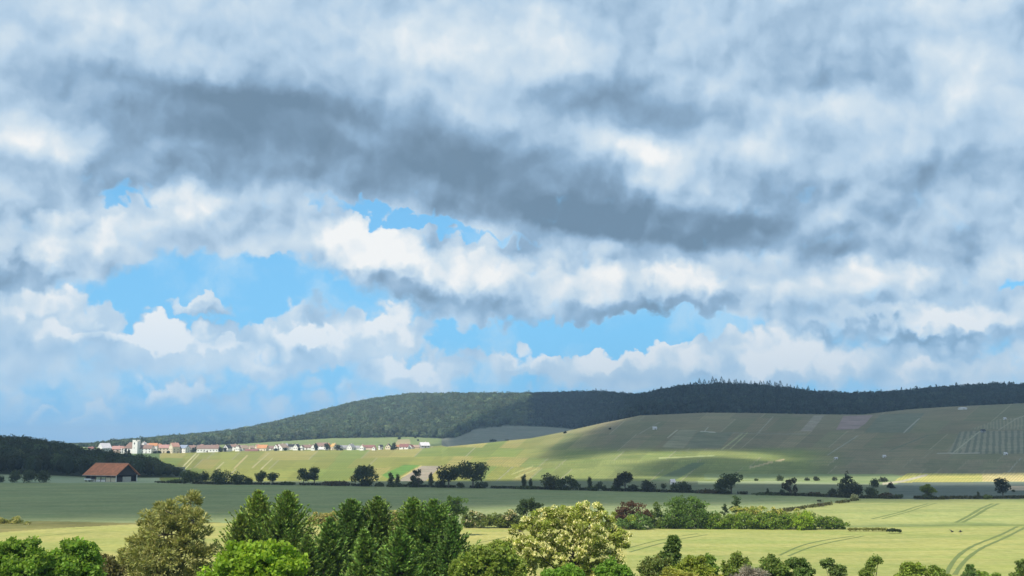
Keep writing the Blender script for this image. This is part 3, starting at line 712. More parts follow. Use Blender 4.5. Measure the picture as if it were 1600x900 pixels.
def build_woods():
    rng = np.random.default_rng(11)
    # left wood
    P = []
    for _ in range(2600):
        px = rng.uniform(-140, 292); D = 614 + 300 * rng.random() ** 0.8
        P.append((px, D))
    P = np.array(P); keep = []; 
    for i, (px, D) in enumerate(P):
        x, y, z = spot(px, D)
        if D > 640 + 260 * np.clip((300 - px) / 200, 0, 1): continue
        if all((x - q[0]) ** 2 + (y - q[1]) ** 2 > 5.2 ** 2 for q in keep):
            lim = ztop(T_LFT, x, y) - z + rng.normal() * 0.5
            if D < 700: lim = min(lim, 10.5 + rng.random() * 3)
            h = min(9 + 5 * rng.random(), lim)
            if h < 2.5: continue
            keep.append((x, y, z - 0.3, h, min(3.1 + 1.2 * rng.random(), h * 0.42), 0))
    o = forest('wood', keep, (0.05, 0.066, 0.034), rng, 150, 0.75); tag(o, 'dark green deciduous wood on the low hill behind the barn', 'wood', kind='stuff')
    # far wooded hill (left, behind the village) and hill on the right
    for nm, lab, x0, x1, sp_, base, cf, leaf in [('forest', 'deciduous forest covering the long far hill behind the village', -260, 830, 11.5, (0.10, 0.13, 0.068), 0.02, 2.1), ('forest', 'dark mixed forest crowning the hill above the vineyards', 830, 1760, 9.5, (0.03, 0.048, 0.034), 0.28, 1.8)]:
        pts = []
        Dm = np.arange(1440, 2680, sp_)
        for D in Dm:
            xa, xb = (x0 - 800) / F * D, (x1 - 800) / F * D
            xs = np.arange(xa, xb, sp_); m = len(xs)
            xs = xs + rng.uniform(-.45, .45, m) * sp_; ys = D + rng.uniform(-.45, .45, m) * sp_
            px = 800 + F / cp * xs / ys
            fd, td = tab(T_FD, px), tab(T_TD, px)
            ok = (ys > fd + 6 + 5 * np.sin(px * .21)) & (ys < td + 40)
            xs, ys, px, fd = xs[ok], ys[ok], px[ok], fd[ok]
            if not len(xs): continue
            zs = ground_z(xs, ys)
            h = 11 + 6 * rng.random(len(xs))
            con = (rng.random(len(xs)) < cf * np.where((px > 1050) & (px < 1300), 1.6, 0.7)).astype(float)
            h = h + con * 1.5
            top = np.array([ztop(T_TOP, a, b) for a, b in zip(xs, ys)]) - zs + rng.normal(size=len(xs)) * np.where(px > 1330, 3.4, 2.2) - 1.0
            edge = np.clip((ys - fd) / 40, 0.45, 1)
            h = np.minimum(h * edge, np.maximum(top, 4))
            rad = np.minimum(sp_ * (0.5 + 0.22 * rng.random(len(xs))), h * 0.5)
            pts.append(np.stack([xs, ys, zs - 0.5, h, rad, con], 1))
        pts = np.concatenate(pts)
        # leave out crowns that stand behind the crest, out of sight
        o = forest(nm, pts, base, rng, 42, leaf); tag(o, lab, 'forest', kind='stuff')
        print(nm, len(pts))
build_woods()
# ------------------------------------------------------------------ spruces that stand out on the hilltop
def small_spruce_mesh(h, w, rng):
    n = 420; t = rng.random(n) ** 0.7; a = rng.random(n) * 6.283
    tier = 0.75 + 0.35 * np.abs(np.sin(t * 16))
    r = w * 0.5 * t * tier
    c = np.stack([np.cos(a) * r, np.sin(a) * r, h * (1.0 - 0.9 * t)], 1)
    ax = np.stack([np.cos(a), np.sin(a), -0.2 + 0 * a], 1)
    v, f = quads(c, 1.3 * (0.6 + 0.6 * t), 0.6, rng, ax, 0.8)
    return v, f, np.repeat(shade_cols(n, (0.03, 0.042, 0.03), rng), 4, 0)
def hilltop_spruces():
    rng = np.random.default_rng(5)
    protos = []
    tops = [(1071, 601), (1081, 597), (1089, 596), (1095, 590), (1103, 592), (1110, 594), (1116, 588), (1121, 590), (1130, 588), (1134, 592), (1142, 591), (1150, 593), (1153, 592), (1160, 593), (1166, 594), (1176, 594), (1182, 595), (1191, 594), (1196, 595), (1202, 595), (1206, 594), (1214, 595), (1217, 597), (1222, 594), (1233, 599), (1238, 600), (1249, 601), (1266, 602), (932, 606), (940, 607), (948, 608), (901, 609), (823, 611), (848, 611), (1035, 603), (1420, 606), (1343, 611)]
    for i, (px, py) in enumerate(tops):
        D = float(tab(T_TD, px)) - 40
        x, y, z = spot(px, D); h = float(z_at(py, D)) - z; h = max(h, 10)
        if i < 6:
            root = empty('spruce_tree', (x, y, z)); v, f, c = small_spruce_mesh(18, 9.0, rng)
            cr = mesh_obj('crown', v, f, NEEDLE, root, c)
            tr = MB().tube([(0, 0, -1), (0, 0, 16)], [0.25, 0.06], 5).build('trunk', BARK, root)
            protos.append((root, cr, tr))
        else:
            p = protos[i % 6]; root = p[0].copy(); COL.objects.link(root)
            for ch in p[1:]:
                q = ch.copy(); COL.objects.link(q); q.parent = root
        root.location = (x, y, z); root.rotation_euler = (0, 0, rng.random() * 6.28)
        s = h / 18; root.scale = (s * (1.0 + 0.6 * rng.random()),) * 2 + (s,)
        tag(root, 'dark pointed spruce on the skyline of the wooded hill', 'spruce', 'spruces on the wooded hilltop')
hilltop_spruces()
# ------------------------------------------------------------------ haze
def build_haze():
    m = bpy.data.materials.new('air'); m.use_nodes = True; g = G(m.node_tree); g.n.clear()
    o = g.node('ShaderNodeOutputMaterial'); p = g.node('ShaderNodeVolumePrincipled')
    p.inputs['Color'].default_value = (0.5, 0.74, 1.0, 1); p.inputs['Density'].default_value = HAZE
    g.l.new(p.outputs[0], o.inputs['Volume'])
    o = MB().box(-14000, 14000, -7000, 14000, -4.0, 175.0).build('haze', m); tag(o, kind='stuff')
HAZE = 0.00012
build_haze()
# ------------------------------------------------------------------ unseen clouds overhead, outlines shaped to cast the shadows on the land
def shadow_cloud(pts, noise=24, fade=45, seed=0, base=1750.0, thick=90, full=0.97):
    P = []
    for p in pts:
        if p[0] == 'd': x, y, z = spot(p[1], p[2])
        else: x, y, z = hit(p[1], p[2], p[3] if len(p) > 3 else 0.0); z += (p[3] if len(p) > 3 else 0.0)
        t = (base + thick * 0.3 - z) / SUN[2]
        P.append((x + SUN[0] * t, y + SUN[1] * t))
    P = np.array(P); lo, hi = P.min(0) - 120, P.max(0) + 120
    step = 14.0
    gx = np.arange(lo[0], hi[0], step); gy = np.arange(lo[1], hi[1], step)
    X, Y = np.meshgrid(gx, gy)
    ins = inside(X, Y, [tuple(p) for p in P])
    d = np.full(X.shape, 1e9)
    for (x0, y0), (x1, y1) in zip(P, np.roll(P, -1, 0)):
        dx, dy = x1 - x0, y1 - y0; L = dx * dx + dy * dy + 1e-9
        t = np.clip(((X - x0) * dx + (Y - y0) * dy) / L, 0, 1)
        d = np.minimum(d, np.hypot(X - x0 - t * dx, Y - y0 - t * dy))
    sd = np.where(ins, d, -d)
    n = (vnoise(X / 60, Y / 60, seed) - .5) * 1.2 + (vnoise(X / 24, Y / 24, seed + 5) - .5) * 0.7
    sd = sd + n * noise
    op = np.clip(sd / fade + 0.5, 0, 1); op = op * op * (3 - 2 * op) * full
    on = sd > -fade * 0.5
    body = np.sqrt(np.clip((sd + fade * 0.5) / 140, 0, 1))
    lump = 0.65 + 0.5 * vnoise(X / 90, Y / 90, seed + 9) + 0.3 * vnoise(X / 35, Y / 35, seed + 3)
    top = base + 4 + thick * body * lump; bot = base - 14 * body * vnoise(X / 70, Y / 70, seed + 7)
    ids = np.full(X.shape, -1); w = np.nonzero(on); N = len(w[0]); ids[w] = np.arange(N)
    # cells whose four corners are inside
    q = on[:-1, :-1] & on[1:, :-1] & on[:-1, 1:] & on[1:, 1:]
    a, b = np.nonzero(q)
    f = np.stack([ids[a, b], ids[a, b + 1], ids[a + 1, b + 1], ids[a + 1, b]], 1)
    V = np.concatenate([np.stack([X[w], Y[w], top[w]], 1), np.stack([X[w], Y[w], bot[w]], 1)])
    Fc = np.concatenate([f, f[:, ::-1] + N])
    # rim
    e = np.concatenate([f[:, [0, 1]], f[:, [1, 2]], f[:, [2, 3]], f[:, [3, 0]]]); key = np.sort(e, 1)
    _, inv, cnt = np.unique(key[:, 0].astype(np.int64) * N + key[:, 1], return_inverse=True, return_counts=True)
    r = e[cnt[inv.ravel()] == 1]
    Fc = np.concatenate([Fc, np.stack([r[:, 1], r[:, 0], r[:, 0] + N, r[:, 1] + N], 1)])
    o = mesh_obj('shadow_cloud', V, Fc, CLOUD, None, None, True, {'opacity': np.concatenate([op[w], op[w]])})
    tag(o, kind='stuff'); return o
def cloud_material():
    m, g, o = new_mat('cloud_vapour')
    a = g.node('ShaderNodeAttribute', attribute_name='opacity')
    # two faces on the way through: each lets sqrt(1 - opacity) pass
    pas = g.m('POWER', g.m('SUBTRACT', 1.0, V(g, a.outputs['Fac'])), 0.5)
    tr = g.node('ShaderNodeBsdfTransparent'); d = g.node('ShaderNodeBsdfDiffuse'); t = g.node('ShaderNodeBsdfTranslucent')
    tc = g.node('ShaderNodeTexCoord'); n = g.noise(V(g, tc.outputs['Object']), 0.01, 5)
    g.put(d.inputs[0], g.ramp(n, [(0.3, (0.8, 0.82, 0.85)), (0.7, (0.92, 0.92, 0.92))])); t.inputs[0].default_value = (0.5, 0.52, 0.55, 1)
    mx = g.node('ShaderNodeMixShader'); mx.inputs[0].default_value = 0.4; g.l.new(d.outputs[0], mx.inputs[1]); g.l.new(t.outputs[0], mx.inputs[2])
    m2 = g.node('ShaderNodeMixShader'); g.put(m2.inputs[0], pas); g.l.new(mx.outputs[0], m2.inputs[1]); g.l.new(tr.outputs[0], m2.inputs[2])
    g.l.new(m2.outputs[0], o.inputs[0]); return m
CLOUD = cloud_material()
d = lambda px, D: ('d', px, D)
p = lambda *a: ('p',) + a
shadow_cloud([d(-420, 282), d(0, 290), d(340, 298), d(480, 316), d(640, 332), d(740, 346), d(900, 362), d(1050, 370), d(1130, 378), d(1180, 392), d(1420, 392), d(1760, 396), d(1760, 512), d(1400, 512), d(1250, 525), d(1060, 545), d(1000, 600), d(820, 590), d(640, 562), d(440, 556), d(330, 560), d(296, 600), d(292, 700), d(240, 960), d(-420, 980)], 14, 34, 1)
shadow_cloud([p(1000, 741), p(1012, 728), p(1045, 717), p(1110, 713), p(1160, 717), p(1215, 722), p(1275, 717), p(1240, 712), p(1195, 705), p(1120, 702), p(1050, 703), p(1005, 700), p(965, 705), p(930, 714), p(885, 717), p(868, 708), p(877, 694), p(905, 683), p(925, 672), p(950, 664), p(990, 652), d(1000, 1460), d(1100, 2300), d(1900, 2500), d(1900, 700), p(1600, 739), p(1381, 742), p(1200, 745)], 12, 30, 2)
shadow_cloud([d(670, 1380), p(684, 688, 9), p(706, 673, 9), p(752, 651, 9), p(802, 634, 9), p(846, 620, 9), d(862, 2750), d(1150, 2750), d(1150, 1420), d(1000, 1450), d(900, 1400), d(800, 1350)], 6, 8, 3)
# ------------------------------------------------------------------ barn
ROOF_RED = plain('clay_tiles', (0.56, 0.205, 0.10), 0.85, 0.3, 0.5, stripes=('X', 3.2, 0.12))
DARKWOOD = plain('dark_boards', (0.035, 0.03, 0.032), 0.9, 0.3, 2, stripes=('X', 4.0, 0.4))
RENDER_W = plain('white_render', (0.80, 0.78, 0.73), 0.9, 0.08, 1.2)
CREAM = plain('cream_render', (0.68, 0.60, 0.44), 0.9, 0.1, 1.2)
PINKW = plain('pinkish_render', (0.66, 0.52, 0.42), 0.9, 0.1, 1.2)
CONCRETE = plain('concrete', (0.42, 0.40, 0.34), 0.9, 0.2, 2)
METAL_W = plain('white_sheet_metal', (0.75, 0.76, 0.78), 0.4, 0.06, 2)
GLASS = plain('dark_window', (0.03, 0.035, 0.045), 0.2, 0.2, 1)
RUBBER = plain('rubber', (0.02, 0.02, 0.02), 0.8, 0.2, 4)
WOOD = plain('weathered_wood', (0.16, 0.125, 0.085), 0.9, 0.3, 3)
def barn():
    x, y, z = hit(163.5, 753.2)
    s = y / F                                                     # metres per picture unit here
    Lb, Wb, hw, hr = 22.3, 13.5, 3.8, 5.0
    ba = -29
    root = tag(empty('barn', (x, y + 9, z), R(ba)), 'open-sided barn with large red tiled roof beside the dark wood', 'barn')
    ov = 1.0; hx, hy = Lb / 2, Wb / 2
    k = hr / hy                                                  # roof slope
    rf = MB(); th = 0.28
    ze = hw - k * ov
    rf.add([(-hx - ov, -hy - ov, ze), (hx + ov, -hy - ov, ze), (hx + ov, 0, hw + hr), (-hx - ov, 0, hw + hr), (hx + ov, hy + ov, ze), (-hx - ov, hy + ov, ze),
            (-hx - ov, -hy - ov, ze + th), (hx + ov, -hy - ov, ze + th), (hx + ov, 0, hw + hr + th), (-hx - ov, 0, hw + hr + th), (hx + ov, hy + ov, ze + th), (-hx - ov, hy + ov, ze + th)],
           [(0, 3, 2, 1), (3, 5, 4, 2), (6, 7, 8, 9), (9, 8, 10, 11), (0, 1, 7, 6), (4, 5, 11, 10), (1, 2, 8, 7), (2, 4, 10, 8), (3, 0, 6, 9), (5, 3, 9, 11)])
    ro = rf.build('roof', ROOF_RED, root)
    MB().tube([(-hx - ov, 0, hw + hr + th), (hx + ov, 0, hw + hr + th)], [0.2, 0.2], 8).build('ridge', plain('ridge_tiles', (0.45, 0.25, 0.17), 0.8, 0.2, 2), ro)
    for yy in (-hy - ov - 0.1,):
        MB().tube([(-hx - ov, yy, ze + 0.02), (hx + ov, yy, ze + 0.02)], [0.12, 0.12], 8).build('gutter', plain('pale_gutter', (0.5, 0.42, 0.38), 0.5, 0.1, 2), ro)
    for sx in (1, -1):
        gx = sx * (hx - 0.02)
        MB().add([(gx - .08, -hy + .12, hw - 0.5), (gx - .08, hy - .12, hw - 0.5), (gx - .08, 0, hw + hr - 0.2), (gx + .08, -hy + .12, hw - 0.5), (gx + .08, hy - .12, hw - 0.5), (gx + .08, 0, hw + hr - 0.2)],
                 [(0, 1, 2), (3, 5, 4), (0, 3, 4, 1), (1, 4, 5, 2), (2, 5, 3, 0)]).build('gable', DARKWOOD, root)
    n = 7
    for i in range(n):
        px = -hx + 0.25 + (Lb - 0.5) * i / (n - 1)
        for yy in (-hy + 0.2, hy - 0.2):
            MB().box(px - .17, px + .17, yy - .17, yy + .17, -0.3, hw - 0.25).build('post', WOOD if i < 6 else RENDER_W, root)
    for yy in (-hy + 0.2, hy - 0.2): MB().box(-hx + .1, hx - .1, yy - .14, yy + .14, hw - 0.24, hw + 0.1).build('beam', DARKWOOD, root)
    seg = (Lb - 0.5) / 6
    X = lambda i: -hx + 0.25 + seg * i
    MB().box(X(0) + .2, X(2) - .2, -hy + 0.32, -hy + 0.42, 1.2, hw - 0.26).build('board_wall', DARKWOOD, root)
    MB().box(X(0) + .2, X(6) - .2, hy - 0.42, hy - 0.32, -0.3, hw - 0.26).build('board_wall', DARKWOOD, root)
    for i in (2, 3): MB().box(X(i) + .2, X(i + 1) - .2, -hy + 0.1, -hy + 0.3, -0.3, 1.0).build('low_wall', RENDER_W, root)
    MB().box(X(1) + .2, X(2) - .2, -hy + 0.1, -hy + 0.3, -0.3, 0.8).build('low_wall', RENDER_W, root)
    MB().box(X(4) + .2, X(6) - .4, -hy + 0.1, -hy + 0.3, -0.3, 2.2).build('panel', CREAM, root)
    MB().box(X(4) - 0.4, X(4) - 0.2, -hy + 0.6, hy - 0.5, -0.3, 2.6).build('partition', DARKWOOD, root)
    MB().box(hx - 0.2, hx - 0.05, -hy + 0.5, -hy + 4.0, -0.3, 2.3).build('end_panel', DARKWOOD, root)
    MB().box(hx - 0.2, hx - 0.05, -hy + 4.2, -hy + 9.5, -0.3, 2.5).build('end_panel', CONCRETE, root)
    MB().box(-hx - .3, hx + .3, -hy - .3, hy + .3, -0.5, 0.05).build('floor_slab', CONCRETE, root)
    # bales of pale fodder wrap stacked inside
    c, sn = math.cos(R(ba)), math.sin(R(ba))
    W2 = lambda a, b: (x + a * c - b * sn, y + 9 + a * sn + b * c)
    rng = random.Random(3)
    sc_ = [X(2) + 1.5, X(2) + 3.2, X(3) + 1.4, X(3) + 3.1]
    for i, a in enumerate(sc_):
        wx, wy = W2(a, -hy + 1.7)
        b = tag(empty('wrapped_bale', (wx, wy, z + 0.05), R(ba)), ('pale wrapped bale standing behind the low white wall of the barn'), 'bale', 'wrapped bales in the barn')
        MB().tube([(0, -.65, .75), (0, -.6, .75), (0, .6, .75), (0, .65, .75)], [.66, .74, .74, .66], 16).build('bale_body', plain('bale_wrap', (0.5, 0.55, 0.52), 0.35, 0.1, 3), b)
        MB().tube([(0, -.665, .75), (0, -.655, .75)], [.3, .3], 12).build('bale_end', plain('bale_seam', (0.3, 0.33, 0.3), 0.5, 0.1, 3), b)
    # white flat trailer in front of the left end
    wx, wy = W2(X(0) + 3.2, -hy - 0.4)
    t = tag(empty('flat_trailer', (wx, wy, z), R(ba)), 'white flat trailer parked under the eaves at the barn end', 'trailer')
    MB().box(-2.6, 2.6, -1.0, 1.0, 0.75, 1.25).build('deck', METAL_W, t)
    MB().box(-2.6, 2.6, -1.05, -1.0, 1.25, 1.55).build('side_board', METAL_W, t)
    for wxx in (-1.2, 1.2):
        for yy in (-0.95, 0.75):
            MB().tube([(wxx, yy, .38), (wxx, yy + .2, .38)], [.38, .38], 12).build('wheel', RUBBER, t)
    MB().tube([(2.6, 0, .8), (4.2, 0, .55)], [.06, .06], 6).build('drawbar', WOOD, t)
barn()
# ------------------------------------------------------------------ village on the ridge
ROOFS = {'brown': (0.23, 0.15, 0.12), 'pink': (0.42, 0.235, 0.20), 'orange': (0.50, 0.235, 0.11), 'salmon': (0.46, 0.25, 0.19), 'grey': (0.30, 0.29, 0.29), 'black': (0.045, 0.045, 0.05), 'blue': (0.24, 0.28, 0.36), 'pale': (0.62, 0.58, 0.58), 'maroon': (0.24, 0.115, 0.10), 'yellow': (0.52, 0.34, 0.13), 'tan': (0.36, 0.26, 0.19)}
ROOFM = {k: plain('roof_' + k, v, 0.85, 0.2, 0.8, stripes=('Y', 2.0, 0.12)) for k, v in ROOFS.items()}
WALLM = {'white': RENDER_W, 'cream': CREAM, 'pinkw': PINKW, 'grey': plain('grey_render', (0.36, 0.36, 0.36), 0.9, 0.1, 1)}
SHUT = plain('brown_door', (0.12, 0.07, 0.04), 0.7, 0.2, 3)
def house_parts(root, L, W, hw, hr, roof, wall, chim=True, rng=None, win=True):
    """walls with gables along local x, roof with ridge along x, windows and a door"""
    hx, hy = L / 2, W / 2; b = -1.5
    MB().add([(-hx, -hy, b), (hx, -hy, b), (hx, hy, b), (-hx, hy, b), (-hx, -hy, hw), (hx, -hy, hw), (hx, hy, hw), (-hx, hy, hw), (-hx, 0, hw + hr), (hx, 0, hw + hr)],
             [(0, 1, 5, 4), (1, 2, 6, 9, 5), (2, 3, 7, 6), (3, 0, 4, 8, 7), (4, 5, 9, 8), (6, 7, 8, 9), (0, 3, 2, 1)]).build('wall', WALLM[wall], root)
    ov = 0.35; k = hr / hy; ze = hw - k * ov + 0.04; th = 0.16; zr = hw + hr + 0.04; X = hx + 0.3
    rf = MB().add([(-X, -hy - ov, ze), (X, -hy - ov, ze), (X, 0, zr), (-X, 0, zr), (X, hy + ov, ze), (-X, hy + ov, ze), (-X, -hy - ov, ze + th), (X, -hy - ov, ze + th), (X, 0, zr + th), (-X, 0, zr + th), (X, hy + ov, ze + th), (-X, hy + ov, ze + th)],
                  [(0, 3, 2, 1), (3, 5, 4, 2), (6, 7, 8, 9), (9, 8, 10, 11), (0, 1, 7, 6), (4, 5, 11, 10), (1, 2, 8, 7), (2, 4, 10, 8), (3, 0, 6, 9), (5, 3, 9, 11)]).build('roof', ROOFM[roof], root)
    if chim: MB().box(hx * 0.3 - .35, hx * 0.3 + .35, -.35 + hy * .15, .35 + hy * .15, hw + hr * .7, hw + hr + 1.0).build('chimney', PINKW, rf)
    if not win: return
    rows = [1.5] if hw < 4.2 else [1.2, 3.6]
    n = max(2, int(L / 3.2))
    for zc in rows:
        if zc + .7 > hw: continue
        for i in range(n):
            xx = -hx + L * (i + 0.5) / n
            if zc == rows[0] and i == n // 2:
                MB().box(xx - .5, xx + .5, -hy - .06, -hy + .1, 0, 2.1).build('door', SHUT, root); continue
            MB().box(xx - .5, xx + .5, -hy - .05, -hy + .1, zc - .1, zc + 1.1).build('window', GLASS, root)
    for sx in (-1, 1):
        for zc in rows + ([hw + hr * .25] if hr > 2.6 else []):
            for yy in ((-W * .22, W * .22) if zc < hw - 1 else (0,)):
                if zc + 1 > hw and abs(yy) > .1: continue
                a = sx * hx
                MB().box(min(a - .1 * sx, a + .05 * sx), max(a - .1 * sx, a + .05 * sx), yy - .45, yy + .45, zc, zc + 1.1).build('window', GLASS, root)
# px centre, base, width, top, kind (E eaves / G gable / C corner towards us), turn, roof, wall, label, depth shift
VILL = [
 (143, 705, 8, 698.5, 'E', 8, 'maroon', 'white', 'low white house half hidden at the left end of the village'),
 (164, 706, 19, 692.5, 'C', 52, 'pale', 'white', 'white gabled house with a pale roof, standing apart left of the church'),
 (184, 705, 15, 697, 'E', 12, 'pink', 'pinkw', 'low house with pinkish roof between the pale-roofed house and the church'),
 (229, 705, 22, 695.5, 'E', -6, 'brown', 'white', 'long white building with brown roof adjoining the church tower'),
 (240, 704, 12, 692.5, 'E', 10, 'orange', 'white', 'house with bright orange roof just right of the church'),
 (257, 706, 15, 695, 'E', 14, 'pink', 'cream', 'cream house with pink roof next to the tall salmon-roofed house'),
 (273, 708, 15, 692, 'C', 48, 'salmon', 'cream', 'tall cream gabled house with salmon roof, tallest right of the church'),
 (288, 706, 14, 695.5, 'E', -24, 'blue', 'white', 'house with blue-grey roof and a white gable end'),
 (301, 705, 11, 696, 'E', 6, 'brown', 'grey', 'small dark house with brown roof behind dark trees'),
 (326, 706, 33, 695.5, 'E', 3, 'brown', 'white', 'longest white building of the village under a brown roof'),
 (356, 707, 9, 695, 'G', 70, 'black', 'white', 'narrow white house with a steep gable and black roof'),
 (366, 705, 11, 694.5, 'E', -5, 'brown', 'white', 'white house with brown roof behind the narrow steep gable'),
 (373, 704, 7, 695.5, 'G', 80, 'brown', 'white', 'small white gable wedged between two brown-roofed houses'),
 (381, 704.5, 14, 695.5, 'C', 52, 'tan', 'white', 'white gabled house with tan roof left of the low red shed'),
 (393, 703, 11, 696.5, 'C', 46, 'tan', 'cream', 'cream gabled house rising behind the low red shed'),
 (394, 706.5, 20, 701.8, 'E', 2, 'maroon', 'pinkw', 'low long shed with dark red roof at the village foot'),
 (411, 706, 15, 695.2, 'E', -8, 'orange', 'cream', 'house with broad orange roof in the middle of the village'),
 (426, 704, 14, 696.8, 'E', 4, 'brown', 'white', 'white house with flat brown roof right of the broad orange roof'),
 (441, 703.5, 13, 693.6, 'G', 66, 'tan', 'white', 'white house showing a wide gable under a tan roof'),
 (448, 701, 5, 693, 'G', 85, 'pale', 'white', 'very narrow white house behind the wide tan gable'),
 (456, 702.5, 10, 694.2, 'E', 10, 'black', 'white', 'white house with a black roof broadside on'),
 (464, 702.5, 8, 694, 'G', 74, 'black', 'white', 'white gabled house abutting the black-roofed house'),
 (472, 701.5, 4.5, 695.5, 'G', 85, 'brown', 'white', 'slim white gable left of the twin brown roofs'),
 (481, 701.5, 15, 695.2, 'E', -4, 'brown', 'white', 'low white house with brown roof left of the big farmhouse'),
 (491, 701.5, 6, 694.6, 'G', 78, 'brown', 'white', 'small white gable touching the big farmhouse'),
 (504, 703.5, 20, 691.8, 'E', -20, 'brown', 'white', 'big farmhouse with broad purple-brown roof and white gable'),
 (502, 704, 6, 702, 'E', 0, 'pale', 'cream', 'tiny cream shed in front of the big farmhouse'),
 (522, 702, 12, 693.2, 'C', -50, 'yellow', 'cream', 'house with yellow-orange roof right of the big farmhouse'),
 (532, 702, 6, 695.5, 'G', 82, 'grey', 'white', 'narrow white gable between yellow roof and grey roof'),
 (540, 702, 11, 696, 'E', 12, 'grey', 'grey', 'grey-roofed house with grey walls left of a white gable'),
 (549, 702.2, 9, 694, 'G', 66, 'grey', 'white', 'white gabled house at the end of the dense village row'),
 (560, 702, 12, 696.5, 'E', 0, 'grey', 'white', 'low white bungalow with grey roof'),
 (576, 701.8, 20, 695.6, 'E', -3, 'maroon', 'pinkw', 'long low reddish farm building right of the bungalow'),
 (585, 701.5, 5, 697.6, 'G', 80, 'pink', 'white', 'tiny white gable at the end of the reddish farm building'),
 (595, 700.6, 7, 695, 'C', 40, 'black', 'white', 'small white house with dark roof standing alone'),
 (607, 701, 8, 693.4, 'G', 84, 'black', 'cream', 'cream house with steep black gable standing alone'),
 (632, 701, 14, 693.8, 'E', -8, 'maroon', 'white', 'farmhouse with dark red roof near the right end of the village'),
 (642, 701.5, 7, 694.8, 'G', 72, 'maroon', 'white', 'bright white gable beside the dark red farmhouse'),
 (650, 701, 10, 695.4, 'E', 10, 'tan', 'pinkw', 'pinkish house between white gable and grey barn'),
 (225.5, 700, 4, 690.8, 'G', 84, 'pale', 'white', 'slim white gable peeping over roofs just right of the church tower'),
 (233, 701, 10, 692.8, 'E', -14, 'pink', 'white', 'pink roof rising behind the long white building by the church'),
 (249, 702, 8, 693.8, 'C', 40, 'orange', 'cream', 'small orange-roofed house behind the cream house right of the church'),
 (193, 705.5, 7, 698, 'C', 36, 'salmon', 'white', 'small salmon-roofed house squeezed against the left of the church'),
 (316, 703, 9, 694.8, 'C', -40, 'salmon', 'white', 'salmon roof standing behind the left part of the longest building'),
 (338, 703, 8, 695.2, 'E', 12, 'maroon', 'white', 'dark red roof behind the right part of the longest building'),
 (403, 702, 8, 694.6, 'C', 42, 'salmon', 'cream', 'salmon gable behind the broad orange roof'),
 (433, 702, 6, 694.5, 'G', 80, 'maroon', 'white', 'small gable with dark red roof left of the wide tan gable'),
 (513, 702, 6, 693, 'G', 76, 'orange', 'white', 'small orange-roofed gable between farmhouse and yellow roof'),
 (567, 701, 6, 695, 'G', 76, 'salmon', 'white', 'small salmon-roofed gable between bungalow and reddish farm building'),
 (621, 701.5, 7, 695.2, 'C', 35, 'orange', 'cream', 'small orange-roofed house left of the dark red farmhouse'),
 (663, 698.5, 17, 691.2, 'C', 24, 'pale', 'grey', 'big pale grey shed at the right end of the village'),
]
